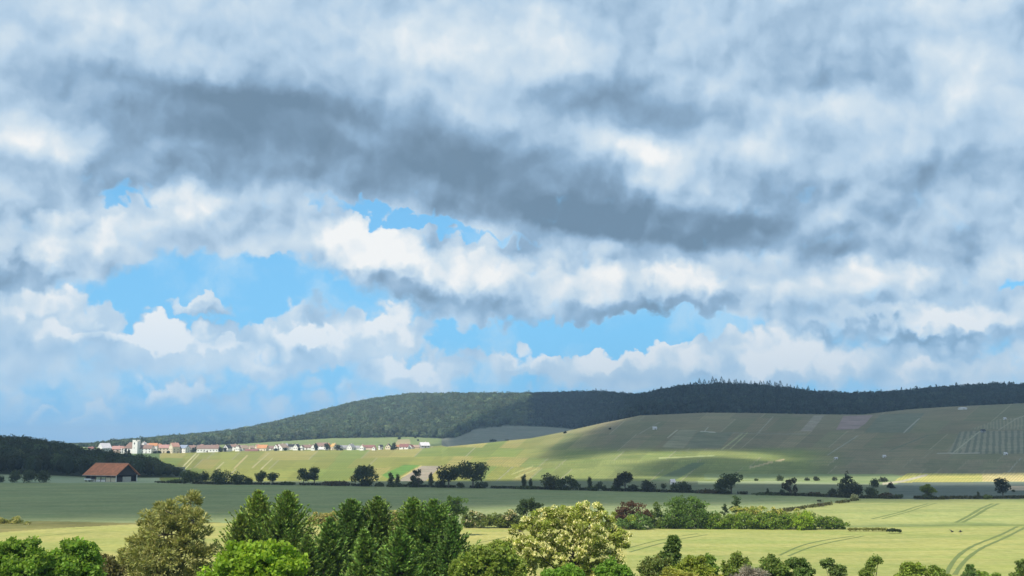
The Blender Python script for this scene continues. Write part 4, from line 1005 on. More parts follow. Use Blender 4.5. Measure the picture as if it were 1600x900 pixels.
def village():
    for i, (px, base, w, top, kind, rot, roof, wall, label) in enumerate(VILL):
        D = float(tab(T_CD, px)) - 14 + (i % 3) * 6 + (-10 if w < 7 or base > 705.5 else 0) + (16 if 'behind' in label or 'peeping' in label else 0)
        x, y, z = spot(px, D); s = D / F
        z = min(z, z_at(base, D) + 0.2) if abs(z - z_at(base, D)) < 4 else z
        H = float(z_at(top, D)) - z; W = w * s
        if kind == 'E': L, Wd = W, min(9.0, max(5, W * 0.75))
        elif kind == 'G': L, Wd = max(W * 1.3, 7), W
        else:
            L, Wd = W * 0.85, W * 0.68
        H = max(H, 2.5); hr = min(Wd * (0.42 if kind == 'E' else 0.55), H * 0.55); hw = H - hr
        nm = 'shed' if 'shed' in label else ('farm_building' if 'farm building' in label else 'house')
        root = tag(empty(nm, (x, y, z), R(rot)), label, 'shed' if nm == 'shed' else 'house', 'houses of the ridge village')
        house_parts(root, L, Wd, hw, hr, roof, wall, chim=(H > 5 and i % 3 != 1), win=(H > 3))
    # church
    D = 1240.0; x, y, z = spot(208, D); s = D / F
    root = tag(empty('church', (x, y, z), R(-8)), 'white village church with square battlemented tower and brown nave roof', 'church')
    H = float(z_at(691, D)) - z; L = 17 * s
    hw = H * 0.45
    nv = MB()
    n0, n1 = -11.5 * s, 4.0 * s
    nave = empty('nave', (0, 0, 0)); nave.parent = root
    MB().add([(n0, -5, -2), (n1, -5, -2), (n1, 5, -2), (n0, 5, -2), (n0, -5, hw), (n1, -5, hw), (n1, 5, hw), (n0, 5, hw)], [(0, 1, 5, 4), (1, 2, 6, 5), (2, 3, 7, 6), (3, 0, 4, 7), (4, 5, 6, 7), (0, 3, 2, 1)]).build('wall', RENDER_W, nave)
    MB().add([(n0 - .3, -5.4, hw + .03), (n1, -5.4, hw + .03), (n1, 5.4, hw + .03), (n0 - .3, 5.4, hw + .03), (n0 + 4.2, 0, H), (n1, 0, H)], [(0, 1, 5, 4), (1, 2, 5), (2, 3, 4, 5), (3, 0, 4), (0, 3, 2, 1)]).build('roof', ROOFM['brown'], nave)
    for i, xx in enumerate((n0 + 3, n0 + 6.5)):
        MB().add([(xx - .7, -5.06, 1.0), (xx + .7, -5.06, 1.0), (xx + .7, -5.06, 3.2), (xx, -5.06, 4.0), (xx - .7, -5.06, 3.2), (xx - .7, -4.9, 1.0), (xx + .7, -4.9, 1.0), (xx + .7, -4.9, 3.2), (xx, -4.9, 4.0), (xx - .7, -4.9, 3.2)],
                 [(0, 1, 2, 3, 4), (9, 8, 7, 6, 5), (0, 5, 6, 1), (1, 6, 7, 2), (2, 7, 8, 3), (3, 8, 9, 4), (4, 9, 5, 0)]).build('window', GLASS, nave)
    tw = empty('tower', (0, 0, 0)); tw.parent = root
    t0, t1 = 3.0 * s + 0.3, 11.2 * s + 0.3; HT = float(z_at(689.2, D)) - z; HP = float(z_at(687.4, D)) - z
    MB().box(t0, t1, -6.2, 1.0, -2, HT).build('wall', RENDER_W, tw)
    m = MB(); w8 = t1 - t0
    m.box(t0, t0 + w8 * .62, -6.2, -5.4, HT, HP); m.box(t1 - w8 * .14, t1, -6.2, -5.4, HT, HP); m.box(t0, t0 + .8, -5.4, 1.0, HT, HP); m.box(t1 - .8, t1, -2.6, 1.0, HT, HP)
    m.build('battlement', RENDER_W, tw)
    xx = (t0 + t1) / 2 - 0.6
    MB().box(xx - .55, xx + .55, -6.26, -6.1, HT - 3.6, HT - 1.6).build('belfry_window', GLASS, tw)
    MB().box(xx - .3, xx + .3, -6.26, -6.1, HT - 8, HT - 7).build('window', GLASS, tw)
village()
def village_trees():
    k = 0
    for px, base, w, top in [(151, 706, 10, 699), (175, 707, 8, 702), (304, 707, 12, 698), (312, 707, 10, 701), (322, 707.5, 14, 703.5), (345, 706.5, 10, 697), (352, 706, 6, 698), (494, 701, 8, 692.5), (511, 700, 10, 690.8), (528, 701, 9, 692.6), (534, 702.5, 6, 700),
                             (616, 701, 9, 690.5), (613, 702, 6, 697), (250, 707.5, 6, 703), (243, 708, 7, 704), (431, 705, 7, 700), (446, 703, 6, 699), (468, 703, 5, 699), (264, 708.5, 6, 704), (202, 705.5, 3.5, 699.5), (197, 705.5, 5, 699), (624, 686.5, 5, 681.6), (653, 689, 4, 685.5), (649, 684.5, 3, 682), (770, 690, 14, 685.5), (792, 688.5, 9, 686), (883, 677, 5, 673.5), (953, 671, 4, 668.5)]:
        D = float(tab(T_CD, px)) - 26 if base > 690.5 else None
        if D is None:
            x, y, z = hit(px, base)
        else: x, y, z = spot(px, D)
        h = max(float(z_at(top, y)) - z, 1.5); w_ = w * y / F
        vl = base > 690.5
        lab = 'dark green tree growing among the village houses' if vl else 'small dark bush on the slope away from the village houses'
        far_tree('broadleaf_tree' if vl else 'bush', 'tree' if vl else 'bush', lab, (x, y, z - .2), w_, h, 'bush', (0.035, 0.05, 0.025), 300 + k, 'trees among the village houses' if vl else 'bushes on the far slopes', leaf=1.0, dens=6, trunk=vl); k += 1
village_trees()
# ------------------------------------------------------------------ huts in the vineyards
def hut(px, base, w, h, roof, wall, label, flat=False):
    x, y, z = hit(px, base); s = y / F
    root = tag(empty('vineyard_hut', (x, y, z), R(10)), label, 'hut')
    L = w * s; H = h * s
    house_parts(root, L, max(L * .7, 2), H * (.9 if flat else .55), H * (.1 if flat else .45), roof, wall, chim=False, win=False)
    MB().box(-.4, .4, -max(L * .7, 2) / 2 - .05, -max(L * .7, 2) / 2 + .05, 0, min(1.9, H * .5)).build('door', SHUT, root)
hut(1023, 671.5, 6, 4.5, 'pale', 'white', 'white hut high on the vineyard slope below the dark forest')
hut(1536, 675.5, 6, 4.5, 'black', 'grey', 'dark hut at the top of the diagonal path beside striped vines')
hut(1306, 717.5, 4, 2.6, 'pale', 'white', 'tiny white hut low on the slope, above the big conical tree')
hut(1381.5, 715, 4, 3.6, 'pale', 'white', 'bright white hut in the middle of the dark green vineyard')
hut(1504, 640, 11, 3.2, 'pale', 'white', 'long white shed at the upper edge of the vineyards under the trees')
hut(1570, 655.5, 3.5, 3, 'pale', 'white', 'white speck of a hut above the striped vines')
hut(1571, 711, 4, 4, 'pale', 'white', 'pale hut at the foot of the striped vines')
hut(1051, 757, 6, 7.5, 'pale', 'white', 'white hut with only its roof showing above the blue-green bush')
# ------------------------------------------------------------------ trees and shrubs along the far edge of the wheat
DK = (0.068, 0.096, 0.036); BL = (0.07, 0.095, 0.052); OL = (0.075, 0.088, 0.03); GG = (0.06, 0.075, 0.048); BR = (0.085, 0.07, 0.05); YG = (0.13, 0.19, 0.035)
ROWT = [
 # px, base, w, h, style, colour, name, category, label
 (-1, 754, 14, 12, 'bush', BL, 'round_bush', 'bush', 'clipped round bush cut off by the left edge'),
 (22, 754.2, 19, 18, 'bush', BL, 'round_bush', 'bush', 'left one of three clipped round bushes before the wood'),
 (44.5, 754.4, 20, 19.5, 'bush', BL, 'round_bush', 'bush', 'middle and tallest of three clipped round bushes before the wood'),
 (68, 754.6, 19.5, 18.5, 'bush', BL, 'round_bush', 'bush', 'right one of three clipped round bushes, nearest the barn'),
 (280, 754.5, 40, 6, 'bush', DK, 'low_hedge', 'hedge', 'low dark hedge starting right of the barn'),
 (300, 755.5, 30, 21, 'bush', DK, 'thicket', 'thicket', 'dark thicket right of the barn where the wood thins out'),
 (318, 755.5, 18, 17, 'bush', DK, 'bush', 'bush', 'dark bush between two thickets right of the barn'),
 (346, 756.8, 36, 21, 'bush', DK, 'thicket', 'thicket', 'broad dark thicket in the middle of the gap between barn and paired trees'),
 (373, 757, 26, 18, 'bush', DK, 'thicket', 'thicket', 'dark thicket right of the broadest one'),
 (388, 757.3, 14, 11, 'bush', DK, 'bush', 'bush', 'small dark bush left of two squat trees'),
 (407, 757.5, 17, 20.5, 'round', DK, 'broadleaf_tree', 'tree', 'left of two squat dark trees with touching low crowns'),
 (425, 757.7, 17, 20.5, 'round', DK, 'broadleaf_tree', 'tree', 'right of two squat dark trees, beside the open slope'),
 (448, 758, 30, 6, 'bush', DK, 'low_hedge', 'hedge', 'low hedge between two pairs of dark trees'),
 (474, 758.4, 19, 25, 'round', DK, 'broadleaf_tree', 'tree', 'left tree of the close dark pair left of the big spreading tree'),
 (491, 758.5, 19, 26, 'round', DK, 'broadleaf_tree', 'tree', 'right tree of the close dark pair, slightly fuller'),
 (524, 759, 50, 8, 'bush', BR, 'scrub', 'scrub', 'low brownish scrub left of the big spreading tree'),
 (574, 759.6, 46, 37, 'umbrella', DK, 'broadleaf_tree', 'tree', 'big dark spreading tree with light showing through its crown'),
 (572, 759.7, 22, 11, 'bush', DK, 'bush', 'bush', 'dark bush round the foot of the big spreading tree'),
 (593, 760.2, 16, 7, 'bush', DK, 'bush', 'bush', 'low dark bush right of the big spreading tree'),
 (610, 760.5, 10, 20, 'column', DK, 'poplar_tree', 'tree', 'left of two small column-shaped trees'),
 (620.5, 760.6, 8, 18, 'column', DK, 'poplar_tree', 'tree', 'right and thinner of two small column-shaped trees'),
 (618, 760.8, 32, 6, 'bush', DK, 'bush', 'bush', 'low scrubby bush at the foot of the column-shaped trees'),
 (654, 761.4, 20, 25, 'open', BL, 'broadleaf_tree', 'tree', 'loose blue-green tree left of a slim column tree'),
 (648, 761.4, 22, 10, 'bush', BL, 'bush', 'bush', 'blue-green bush below the loose blue-green tree'),
 (673.5, 761.6, 9, 21, 'column', DK, 'poplar_tree', 'tree', 'slim dark column tree left of the two big round trees'),
 (688, 762, 14, 14, 'bush', BL, 'bush', 'bush', 'bluish bush before the left big round tree'),
 (701, 762, 32, 38, 'round', (0.046, 0.066, 0.028), 'broadleaf_tree', 'tree', 'left of two big round dark trees'),
 (739, 762.6, 42, 41, 'round', DK, 'broadleaf_tree', 'tree', 'right and largest of two big round dark trees'),
 (720, 762.3, 12, 8, 'bush', DK, 'bush', 'bush', 'low bush in the gap below the two big round trees'),
 (753, 762.8, 20, 10, 'bush', DK, 'bush', 'bush', 'dark bush right of the largest round tree trunk'),
 (818, 764, 9, 21, 'column', DK, 'broadleaf_tree', 'tree', 'small upright dark tree at the left of the low hedge'),
 (829, 764.2, 7, 15, 'column', DK, 'bush', 'bush', 'thin upright bush beside the small upright tree'),
 (824, 764.3, 40, 6, 'bush', DK, 'low_hedge', 'hedge', 'low hedge below the small upright tree'),
 (861, 765, 26, 25, 'bush', OL, 'broadleaf_tree', 'tree', 'olive-green low tree leaning against a wider one'),
 (886, 765.6, 36, 25, 'umbrella', DK, 'broadleaf_tree', 'tree', 'wide low tree with ragged crown and gaps beneath'),
 (880, 765.8, 30, 6, 'bush', DK, 'bush', 'bush', 'low undergrowth under the wide ragged tree'),
 (921, 766.5, 8, 20, 'column', BL, 'broadleaf_tree', 'tree', 'thin upright tree right of the wide ragged tree'),
 (936, 766.8, 12, 14, 'bush', BL, 'bush', 'bush', 'medium bluish bush right of the thin upright tree'),
 (944, 767, 8, 9, 'bush', DK, 'bush', 'bush', 'small dark bush left of the flat-topped tree'),
 (926, 767, 22, 7, 'bush', DK, 'bush', 'bush', 'low dark scrub at the foot of the thin upright tree'),
 (977, 767.6, 33, 33, 'umbrella', (0.05, 0.058, 0.034), 'broadleaf_tree', 'tree', 'flat-topped dark tree leaning a little to the right'),
 (963, 767.6, 18, 10, 'bush', DK, 'bush', 'bush', 'bush under the left side of the flat-topped tree'),
 (989, 768, 18, 11, 'bush', GG, 'bush', 'bush', 'grey-green bush under the right side of the flat-topped tree'),
 (1014, 768.5, 26, 18, 'bush', GG, 'bush', 'bush', 'grey-green dome-shaped bush right of the flat-topped tree'),
 (1037, 764, 9, 8, 'bush', BL, 'bush', 'bush', 'small bluish bush behind the long blue-green bush'),
 (1061, 769, 34, 16, 'bush', BL, 'bush', 'bush', 'long blue-green bush with a white roof behind it'),
 (1069.5, 760, 7, 9, 'bush', DK, 'bush', 'bush', 'little dark bush peeping over the long blue-green bush'),
 (1076, 769, 10, 12, 'bush', GG, 'bush', 'bush', 'grey-green bush ending the long blue-green bush'),
 (1108, 771, 48, 6.5, 'bush', BR, 'low_hedge', 'hedge', 'low brownish hedge between blue-green bush and big round tree'),
 (1143, 772, 42, 35, 'umbrella', DK, 'broadleaf_tree', 'tree', 'solitary big dark tree with a dense round crown'),
 (1135, 772.3, 16, 6, 'bush', DK, 'bush', 'bush', 'low bush below the solitary big round tree'),
 (1182, 751.6, 7, 4, 'bush', DK, 'bush', 'bush', 'tiny dark bush on the pale strip right of the big round tree'),
 (1218.5, 751.5, 10, 9, 'bush', DK, 'bush', 'bush', 'small dark bush standing alone on the pale strip'),
 (1261, 751.3, 10, 5, 'bush', GG, 'bush', 'bush', 'left of two low grey-green bushes on the pale strip'),
 (1276, 751.3, 12, 6.5, 'bush', GG, 'bush', 'bush', 'right of two low grey-green bushes on the pale strip'),
 (1305, 751.4, 9, 6, 'bush', GG, 'bush', 'bush', 'low bush just left of the big conical tree'),
 (1236, 774.4, 21, 24, 'open', (0.06, 0.055, 0.035), 'broadleaf_tree', 'tree', 'small spiky tree with three separate branch tufts'),
 (1199.5, 772.6, 5, 9, 'column', DK, 'bush', 'bush', 'tiny upright bush left of the spiky tree'),
 (1222, 773.8, 9, 8, 'bush', BL, 'bush', 'bush', 'small bluish bush at the left foot of the spiky tree'),
 (1200, 773.4, 60, 3.5, 'bush', DK, 'low_hedge', 'hedge', 'dark grassy edge left of the spiky tree'),
 (1272, 775, 24, 6.5, 'bush', BR, 'scrub', 'scrub', 'pinkish brown scrub right of the spiky tree'),
 (1301, 775.5, 12, 12, 'bush', GG, 'bush', 'bush', 'grey-green bush left of the big conical tree'),
 (1325, 776.4, 32, 35, 'cone', GG, 'broadleaf_tree', 'tree', 'big conical grey-green tree beside the white flowering bush'),
 (1341, 776.6, 18, 22, 'bush', GG, 'broadleaf_tree', 'tree', 'lower grey-green tree leaning on the big conical one'),
 (1336, 781.5, 11, 10, 'bush', (0.30, 0.33, 0.16), 'flowering_bush', 'bush', 'small white flowering bush at the corner of the field'),
 (1364, 776.6, 22, 15, 'bush', BL, 'bush', 'bush', 'bluish bush right of the big conical tree'),
 (1366, 762, 17, 13, 'bush', BL, 'bush', 'bush', 'dark bluish bush on the bank behind'),
 (1380, 753, 18, 7, 'bush', GG, 'bush', 'bush', 'grey-green bush row at the foot of the vineyards'),
 (1392, 763, 12, 9.5, 'cone', (0.024, 0.032, 0.024), 'bush', 'bush', 'small black conical bush on the bank'),
 (1385, 778.5, 28, 8, 'bush', BR, 'scrub', 'scrub', 'mound of brown scrub at the field edge'),
 (1405, 778, 14, 6, 'bush', DK, 'bush', 'bush', 'dark bramble patch right of the brown scrub'),
 (1449, 779.8, 25, 26, 'umbrella', YG, 'broadleaf_tree', 'tree', 'yellow-green tree alone at the field edge'),
 (1450, 780, 20, 9, 'bush', DK, 'bush', 'bush', 'dark bush at the foot of the yellow-green tree'),
 (1471, 780.3, 12, 5, 'bush', OL, 'bush', 'bush', 'low olive bush right of the yellow-green tree'),
 (1529, 780, 5, 11, 'column', GG, 'bush', 'bush', 'thin upright bush left of the round olive bush'),
 (1543, 780.2, 15, 7.5, 'bush', (0.10, 0.14, 0.04), 'bush', 'bush', 'round olive-green bush near the right edge of the field'),
 (1567, 776, 23, 26, 'round', (0.034, 0.05, 0.03), 'broadleaf_tree', 'tree', 'dark round tree on a clear trunk near the right edge'),
 (1583, 769, 5, 4, 'bush', DK, 'bush', 'bush', 'tiny dark bush beside the pale strip at the right edge'),
]
def row_trees():
    for k, (px, base, w, h, st, colr, nm, cat, lab) in enumerate(ROWT):
        x, y, z = hit(px, base); s = y / F
        flower = (0.72, 0.70, 0.55) if 'flowering' in nm else None
        far_tree(nm, cat, lab, (x, y, z), w * s * 1.2, h * s * 1.08, st, colr, 40 + k, 'trees and shrubs along the far field edge', dens=6.5 if st in ('round', 'bush', 'cone') else 5.5, blossom=flower, trunk=(cat == 'tree'))
row_trees()
def edge_grass():
    """rough grass along the far edge of the wheat, one uncountable fringe"""
    rng = np.random.default_rng(8); pxs = rng.uniform(240, 1620, 5200); c = []
    for px in pxs:
        pass
    g_px = np.arange(240, 1621, 20); H_ = np.array([hit(q, float(tab(FAR_EDGE, q)) - 0.2) for q in g_px])
    gx = np.interp(pxs, g_px, H_[:, 0]); gy = np.interp(pxs, g_px, H_[:, 1]) + rng.random(len(pxs)) * 4
    keep = vnoise(pxs / 14, pxs * 0, 4.0) > 0.25
    gx, gy = gx[keep], gy[keep]
    cz = ground_z(gx, gy) + 0.35 + 0.35 * rng.random(len(gx))
    v, f = quads(np.stack([gx, gy, cz], 1), 1.3, 0.7, rng, np.array([0, 0, 1.0]), 1.0)
    o = mesh_obj('rough_grass', v, f, LEAF, None, np.repeat(shade_cols(len(gx), (0.05, 0.055, 0.028), rng, .4), 4, 0))
    tag(o, 'rough dark grass growing along the far edge of the wheat field', 'grass', kind='stuff')
edge_grass()
# ------------------------------------------------------------------ hedgerow between the two fields
def clump_tree(name, cat, label, pos, lobes, clump_r, n_clumps, per, leaf, base, seed, trunk_r=0.12, h=None, group=None, var=0.3, asp=0.55, blossom=None, bl_share=0.5, mat=LEAF, bark=BARK, radial=0.0, tip=None, limb=True, nobase=False):
    """crown of leaf clumps set over the lobes; light falls between them"""
    rng = np.random.default_rng(seed)
    root = tag(empty(name, pos), label, cat, group)
    lobes = np.asarray(lobes, float); w = lobes[:, 3] * lobes[:, 4]; k = rng.choice(len(lobes), n_clumps, p=w / w.sum())
    dr = sphere_dirs(n_clumps, rng); rr = 0.45 + 0.78 * rng.random(n_clumps) ** 0.8
    cc = lobes[k, :3] + dr * rr[:, None] * np.stack([lobes[k, 3], lobes[k, 3], lobes[k, 4]], 1)
    cr = clump_r * (0.6 + 0.7 * rng.random(n_clumps))
    j = np.repeat(np.arange(n_clumps), per)
    d = sphere_dirs(len(j), rng); r = 0.3 + 0.75 * rng.random(len(j)) ** 0.7
    c = cc[j] + d * (cr[j] * r)[:, None] * np.array([1.0, 1.0, 0.72])
    s = leaf * (0.65 + 0.7 * rng.random(len(j)))
    out = d * 0.7 + dr[j] * 0.5 + np.array([0, 0, 0.15])
    v, f = quads(c, s * 1.25, s * asp * 1.25, rng, out if radial else None, 2.0 / max(radial, .01) if radial else 1)
    cl = 0.82 + 0.36 * rng.random(n_clumps)
    col = shade_cols(len(j), base, rng, var) * cl[j][:, None]
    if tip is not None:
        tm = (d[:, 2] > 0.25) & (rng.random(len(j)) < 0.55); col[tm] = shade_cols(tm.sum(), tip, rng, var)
    zmin = -0.2
    v[:, 2] = np.maximum(v[:, 2], zmin)
    mesh_obj('crown', v, f, mat, root, np.repeat(col, 4, 0))
    if blossom:
        nb = int(n_clumps * bl_share); q = rng.choice(n_clumps, nb, replace=False)
        j = np.repeat(q, int(per * 0.9)); d = sphere_dirs(len(j), rng)
        d[:, 2] = np.abs(d[:, 2]) * 0.9 - 0.25
        c = cc[j] + d * (cr[j] * (0.9 + 0.3 * rng.random(len(j))))[:, None]
        s = leaf * (0.5 + 0.4 * rng.random(len(j)))
        v, f = quads(c, s * 1.4, s * 0.85, rng, np.array([0, 0, -1.0]), 1.2)
        v[:, 2] = np.maximum(v[:, 2], zmin)
        mesh_obj('blossom', v, f, PETAL, root, np.repeat(shade_cols(len(j), blossom, rng, 0.14, 0.08), 4, 0))
    if trunk_r:
        hh = max(l[2] + l[4] for l in lobes)
        mb = trunk_mesh(hh, lobes.tolist(), rng, trunk_r)
        if limb:
            for q in rng.choice(n_clumps, min(60, n_clumps), replace=False):
                l = lobes[k[q]]
                mb.tube([l[:3], (l[:3] + cc[q]) / 2 + [0, 0, -.1], cc[q]], [trunk_r * .28, trunk_r * .2, trunk_r * .08], 4)
        mb.build('trunk', bark, root)
    return root
def at_px(px, py, D):
    """x and z of the point seen at (px, py) and depth D"""
    sx, sz = ray(px, py); return sx * D, CAMZ + sz * D
def px_lobes(lst, D, x0, z0, rng, flat=0.85):
    """lobes given as picture places (px, py, r_px [, dz]) turned into metres round a tree base"""
    out = []
    for q in lst:
        x, z = at_px(q[0], q[1], D); r = q[2] * D / F
        out.append((x - x0, rng.normal() * r * 0.45, z - z0, r, r * (q[3] if len(q) > 3 else flat)))
    return out
HB = 259.0
def hedgerow():
    rng = np.random.default_rng(21)
    def item(name, cat, label, lst, clump, n, per, leaf, base, seed, D=HB, basepy=None, **kw):
        cx = np.mean([l[0] for l in lst]); x0 = float(at_px(cx, 800, D)[0]); z0 = float(ground_z(x0, D))
        clump_tree(name, cat, label, (x0, D, z0), px_lobes(lst, D, x0, z0, rng), clump, n, per, leaf, base, seed, **kw)
    G1 = (0.140, 0.217, 0.039); G2 = (0.105, 0.168, 0.039); G3 = (0.196, 0.252, 0.046)
    item('copper_bush', 'bush', 'dark reddish-brown bush in the hedgerow beside the blossoming locust', [(970, 800, 10), (985, 797, 14), (1000, 800, 11), (985, 808, 13), (1008, 806, 8), (975, 812, 11), (992, 816, 10)], .8, 110, 46, .34, (0.122, 0.070, 0.039), 1, trunk_r=.1, var=.4)
    item('bush', 'bush', 'green bush with pale leaf clusters in front of the reddish-brown bush', [(985, 815, 10), (1000, 813, 11), (1012, 817, 8), (970, 819, 8), (985, 821, 8), (1002, 821, 8)], .7, 90, 40, .34, (0.158, 0.265, 0.075), 2, D=HB - 4, trunk_r=.06)
    item('bush', 'bush', 'narrow light green bush between reddish-brown and large round bush', [(1023, 797, 8, 1.2), (1024, 808, 10), (1030, 815, 10), (1016, 812, 8), (1024, 820, 9), (1036, 820, 9)], .7, 90, 40, .32, G1, 3, trunk_r=.06)
    item('round_tree', 'tree', 'large bright green round tree standing out of the hedgerow', [(1062, 798, 17), (1080, 794, 17), (1098, 801, 15), (1052, 806, 14), (1075, 810, 18), (1100, 812, 13), (1058, 818, 12), (1088, 786, 8), (1060, 787, 8), (1043, 815, 9), (1070, 818, 12), (1102, 819, 10), (1048, 820, 9)], 1.0, 280, 52, .36, (0.119, 0.210, 0.039), 4, trunk_r=.22)
    item('small_tree', 'tree', 'small dark tree poking up behind the long hedge', [(1151, 786, 7, 1.2), (1149, 794, 7), (1155, 797, 6)], .55, 26, 40, .32, (0.070, 0.127, 0.045), 5, D=HB + 6, trunk_r=.08)
    item('small_tree', 'tree', 'tiny thin tree behind the hedge next to the large round tree', [(1132, 793, 4, 1.3), (1132, 799, 4)], .4, 12, 36, .3, (0.070, 0.112, 0.039), 6, D=HB + 6, trunk_r=.05)
    item('flowering_hedge', 'hedge', 'yellow-blossoming shrubs along the back of the long hedge', [(1150 + 11 * i, 800 - 3 * math.exp(-((i - 3) / 3) ** 2) + i * 0.45, 8) for i in range(11)], .6, 90, 40, .32, (0.297, 0.372, 0.067), 7, D=HB + 3, trunk_r=.05, blossom=(0.62, 0.56, 0.2), bl_share=.5, limb=False)
    item('hedge', 'hedge', 'long bright green hedge running from the large round tree along the field', [(1108 + 10.5 * i, 811 + 0.12 * i, 11.5 - .1 * i) for i in range(13)] + [(1110 + 9 * i, 819.5, 10) for i in range(17)], .75, 420, 46, .34, (0.201, 0.323, 0.045), 8, trunk_r=.07, tip=G3, limb=False)
    item('bush', 'bush', 'light yellow-green bush near the right end of the long hedge', [(1256, 808, 9), (1262, 815, 9), (1246, 815, 8), (1250, 821, 8), (1264, 821, 8)], .65, 80, 44, .32, (0.315, 0.461, 0.053), 9, D=HB - 2, trunk_r=.06)
    item('hedge', 'hedge', 'low tapering end of the hedgerow pointing to the right', [(1272 + 8 * i, 812 + i * 1.2, 9.5 - .55 * i) for i in range(7)] + [(1268 + 7 * i, 821, 5.5) for i in range(8)], .6, 160, 44, .32, (0.175, 0.284, 0.045), 10, trunk_r=.05, tip=(0.2, 0.24, 0.09), limb=False)
    item('nettle_patch', 'weeds', 'dark hollow of weeds lying in the field right of the hedgerow', [(1390, 828.6, 3, .35), (1397, 828.4, 4, .35), (1404, 828.6, 3, .35)], .3, 40, 36, .3, (0.049, 0.077, 0.033), 11, D=247, trunk_r=0)
    item('grass_bank', 'weeds', 'grassy bank running on from the hedgerow end', [(1328 + 5 * i, 826.6, 1.9, .45) for i in range(12)], .3, 130, 34, .26, (0.27, 0.29, 0.10), 12, D=253, trunk_r=0)
    # left of the locust
    item('flowering_shrub', 'shrub', 'white-blossoming shrub on the field edge right of the tall spruces', [(742, 806, 8), (752, 808, 8), (730, 810, 7), (736, 817, 7), (750, 817, 7)], .6, 70, 42, .32, (0.154, 0.210, 0.058), 13, trunk_r=.06, blossom=(0.68, 0.64, 0.42), bl_share=.45)
    item('hedge', 'hedge', 'low green hedge between white-blossoming shrub and locust', [(762 + 9 * i, 811 - (i % 2) * 2, 8) for i in range(5)] + [(725 + 8 * i, 817, 7) for i in range(12)], .6, 210, 42, .32, (0.175, 0.231, 0.052), 14, trunk_r=.05, limb=False)
    item('flowering_shrub', 'shrub', 'pale-flowering shrub squeezed against the left side of the locust', [(790, 808, 9), (798, 803, 8), (804, 811, 9), (790, 818, 8), (804, 819, 8)], .6, 70, 42, .32, (0.140, 0.189, 0.058), 15, trunk_r=.06, blossom=(0.66, 0.6, 0.36), bl_share=.4)
    item('broadleaf_tree', 'tree', 'dark tree peeping over the left side of the locust', [(818, 787, 8, 1.1), (826, 793, 9), (816, 798, 9), (829, 784, 6)], .7, 46, 46, .34, (0.063, 0.105, 0.034), 16, D=HB + 8, trunk_r=.12)
    item('broadleaf_tree', 'tree', 'smaller dark tree behind the locust crown', [(839, 788, 6), (838, 797, 7)], .6, 24, 42, .34, (0.056, 0.091, 0.036), 17, D=HB + 8, trunk_r=.09)
    item('round_tree', 'tree', 'round green tree behind the right shoulder of the tall spruces', [(706, 784, 11), (715, 787, 11), (700, 793, 10), (718, 796, 9), (709, 800, 10)], .75, 70, 50, .34, (0.098, 0.182, 0.039), 18, D=236, trunk_r=.15)
    # field edge at the far left
    item('flowering_shrub', 'shrub', 'pale yellow flowering shrub at the left edge of the wheat', [(-8, 815, 8), (4, 816, 7), (14, 818, 5), (24, 815, 7), (30, 817, 5)], .55, 56, 40, .3, (0.308, 0.336, 0.078), 19, D=272, trunk_r=.05, blossom=(0.62, 0.58, 0.24), bl_share=.4)
    item('flowering_shrub', 'shrub', 'small pale shrub on the brown grass strip, second from the left edge', [(43, 819, 4, .8), (38, 820, 3)], .4, 16, 36, .3, (0.280, 0.308, 0.091), 20, D=268, trunk_r=.04, blossom=(0.6, 0.56, 0.26), bl_share=.5)
    item('flowering_shrub', 'shrub', 'yellowish shrubs glimpsed between the two groups of spruces', [(494, 808, 7), (506, 804, 8), (518, 807, 7), (488, 815, 6), (500, 814, 7), (512, 814, 7), (524, 815, 6)], .6, 80, 42, .32, (0.308, 0.308, 0.078), 22, D=273, trunk_r=.05, blossom=(0.6, 0.54, 0.22), bl_share=.4)
    item('flowering_shrub', 'shrub', 'yellowish shrub behind the gap left of the tallest spruces', [(612, 805, 8), (622, 808, 7), (606, 815, 6), (618, 815, 7), (630, 816, 6)], .6, 60, 42, .32, (0.280, 0.280, 0.078), 23, D=273, trunk_r=.05, blossom=(0.6, 0.54, 0.22), bl_share=.4)
    # weedy track between the far fields
    P = [hit(1212 + 14 * i, 801.5 - 2.15 * i) for i in range(10)]
    rngb = np.random.default_rng(4); c = []
    for (x0, y0, z0), (x1, y1, z1) in zip(P[:-1], P[1:]):
        for _ in range(130):
            t = rngb.random(); c.append((x0 + (x1 - x0) * t + rngb.normal() * .5, y0 + (y1 - y0) * t + rngb.normal() * 1.2, 0))
    c = np.array(c); keep = vnoise(c[:, 0] / 3, c[:, 1] / 5, 2.0) > .35; c = c[keep]
    c[:, 2] = ground_z(c[:, 0], c[:, 1]) + .2 + .4 * rngb.random(len(c))
    v, f = quads(c, .8, .45, rngb, np.array([0, 0, 1.0]), 1.2)
    tag(mesh_obj('verge_grass', v, f, LEAF, None, np.repeat(shade_cols(len(c), (0.095, 0.10, 0.035), rngb, .5), 4, 0)), 'rough grass along the diagonal track between the far fields', kind='stuff')
hedgerow()
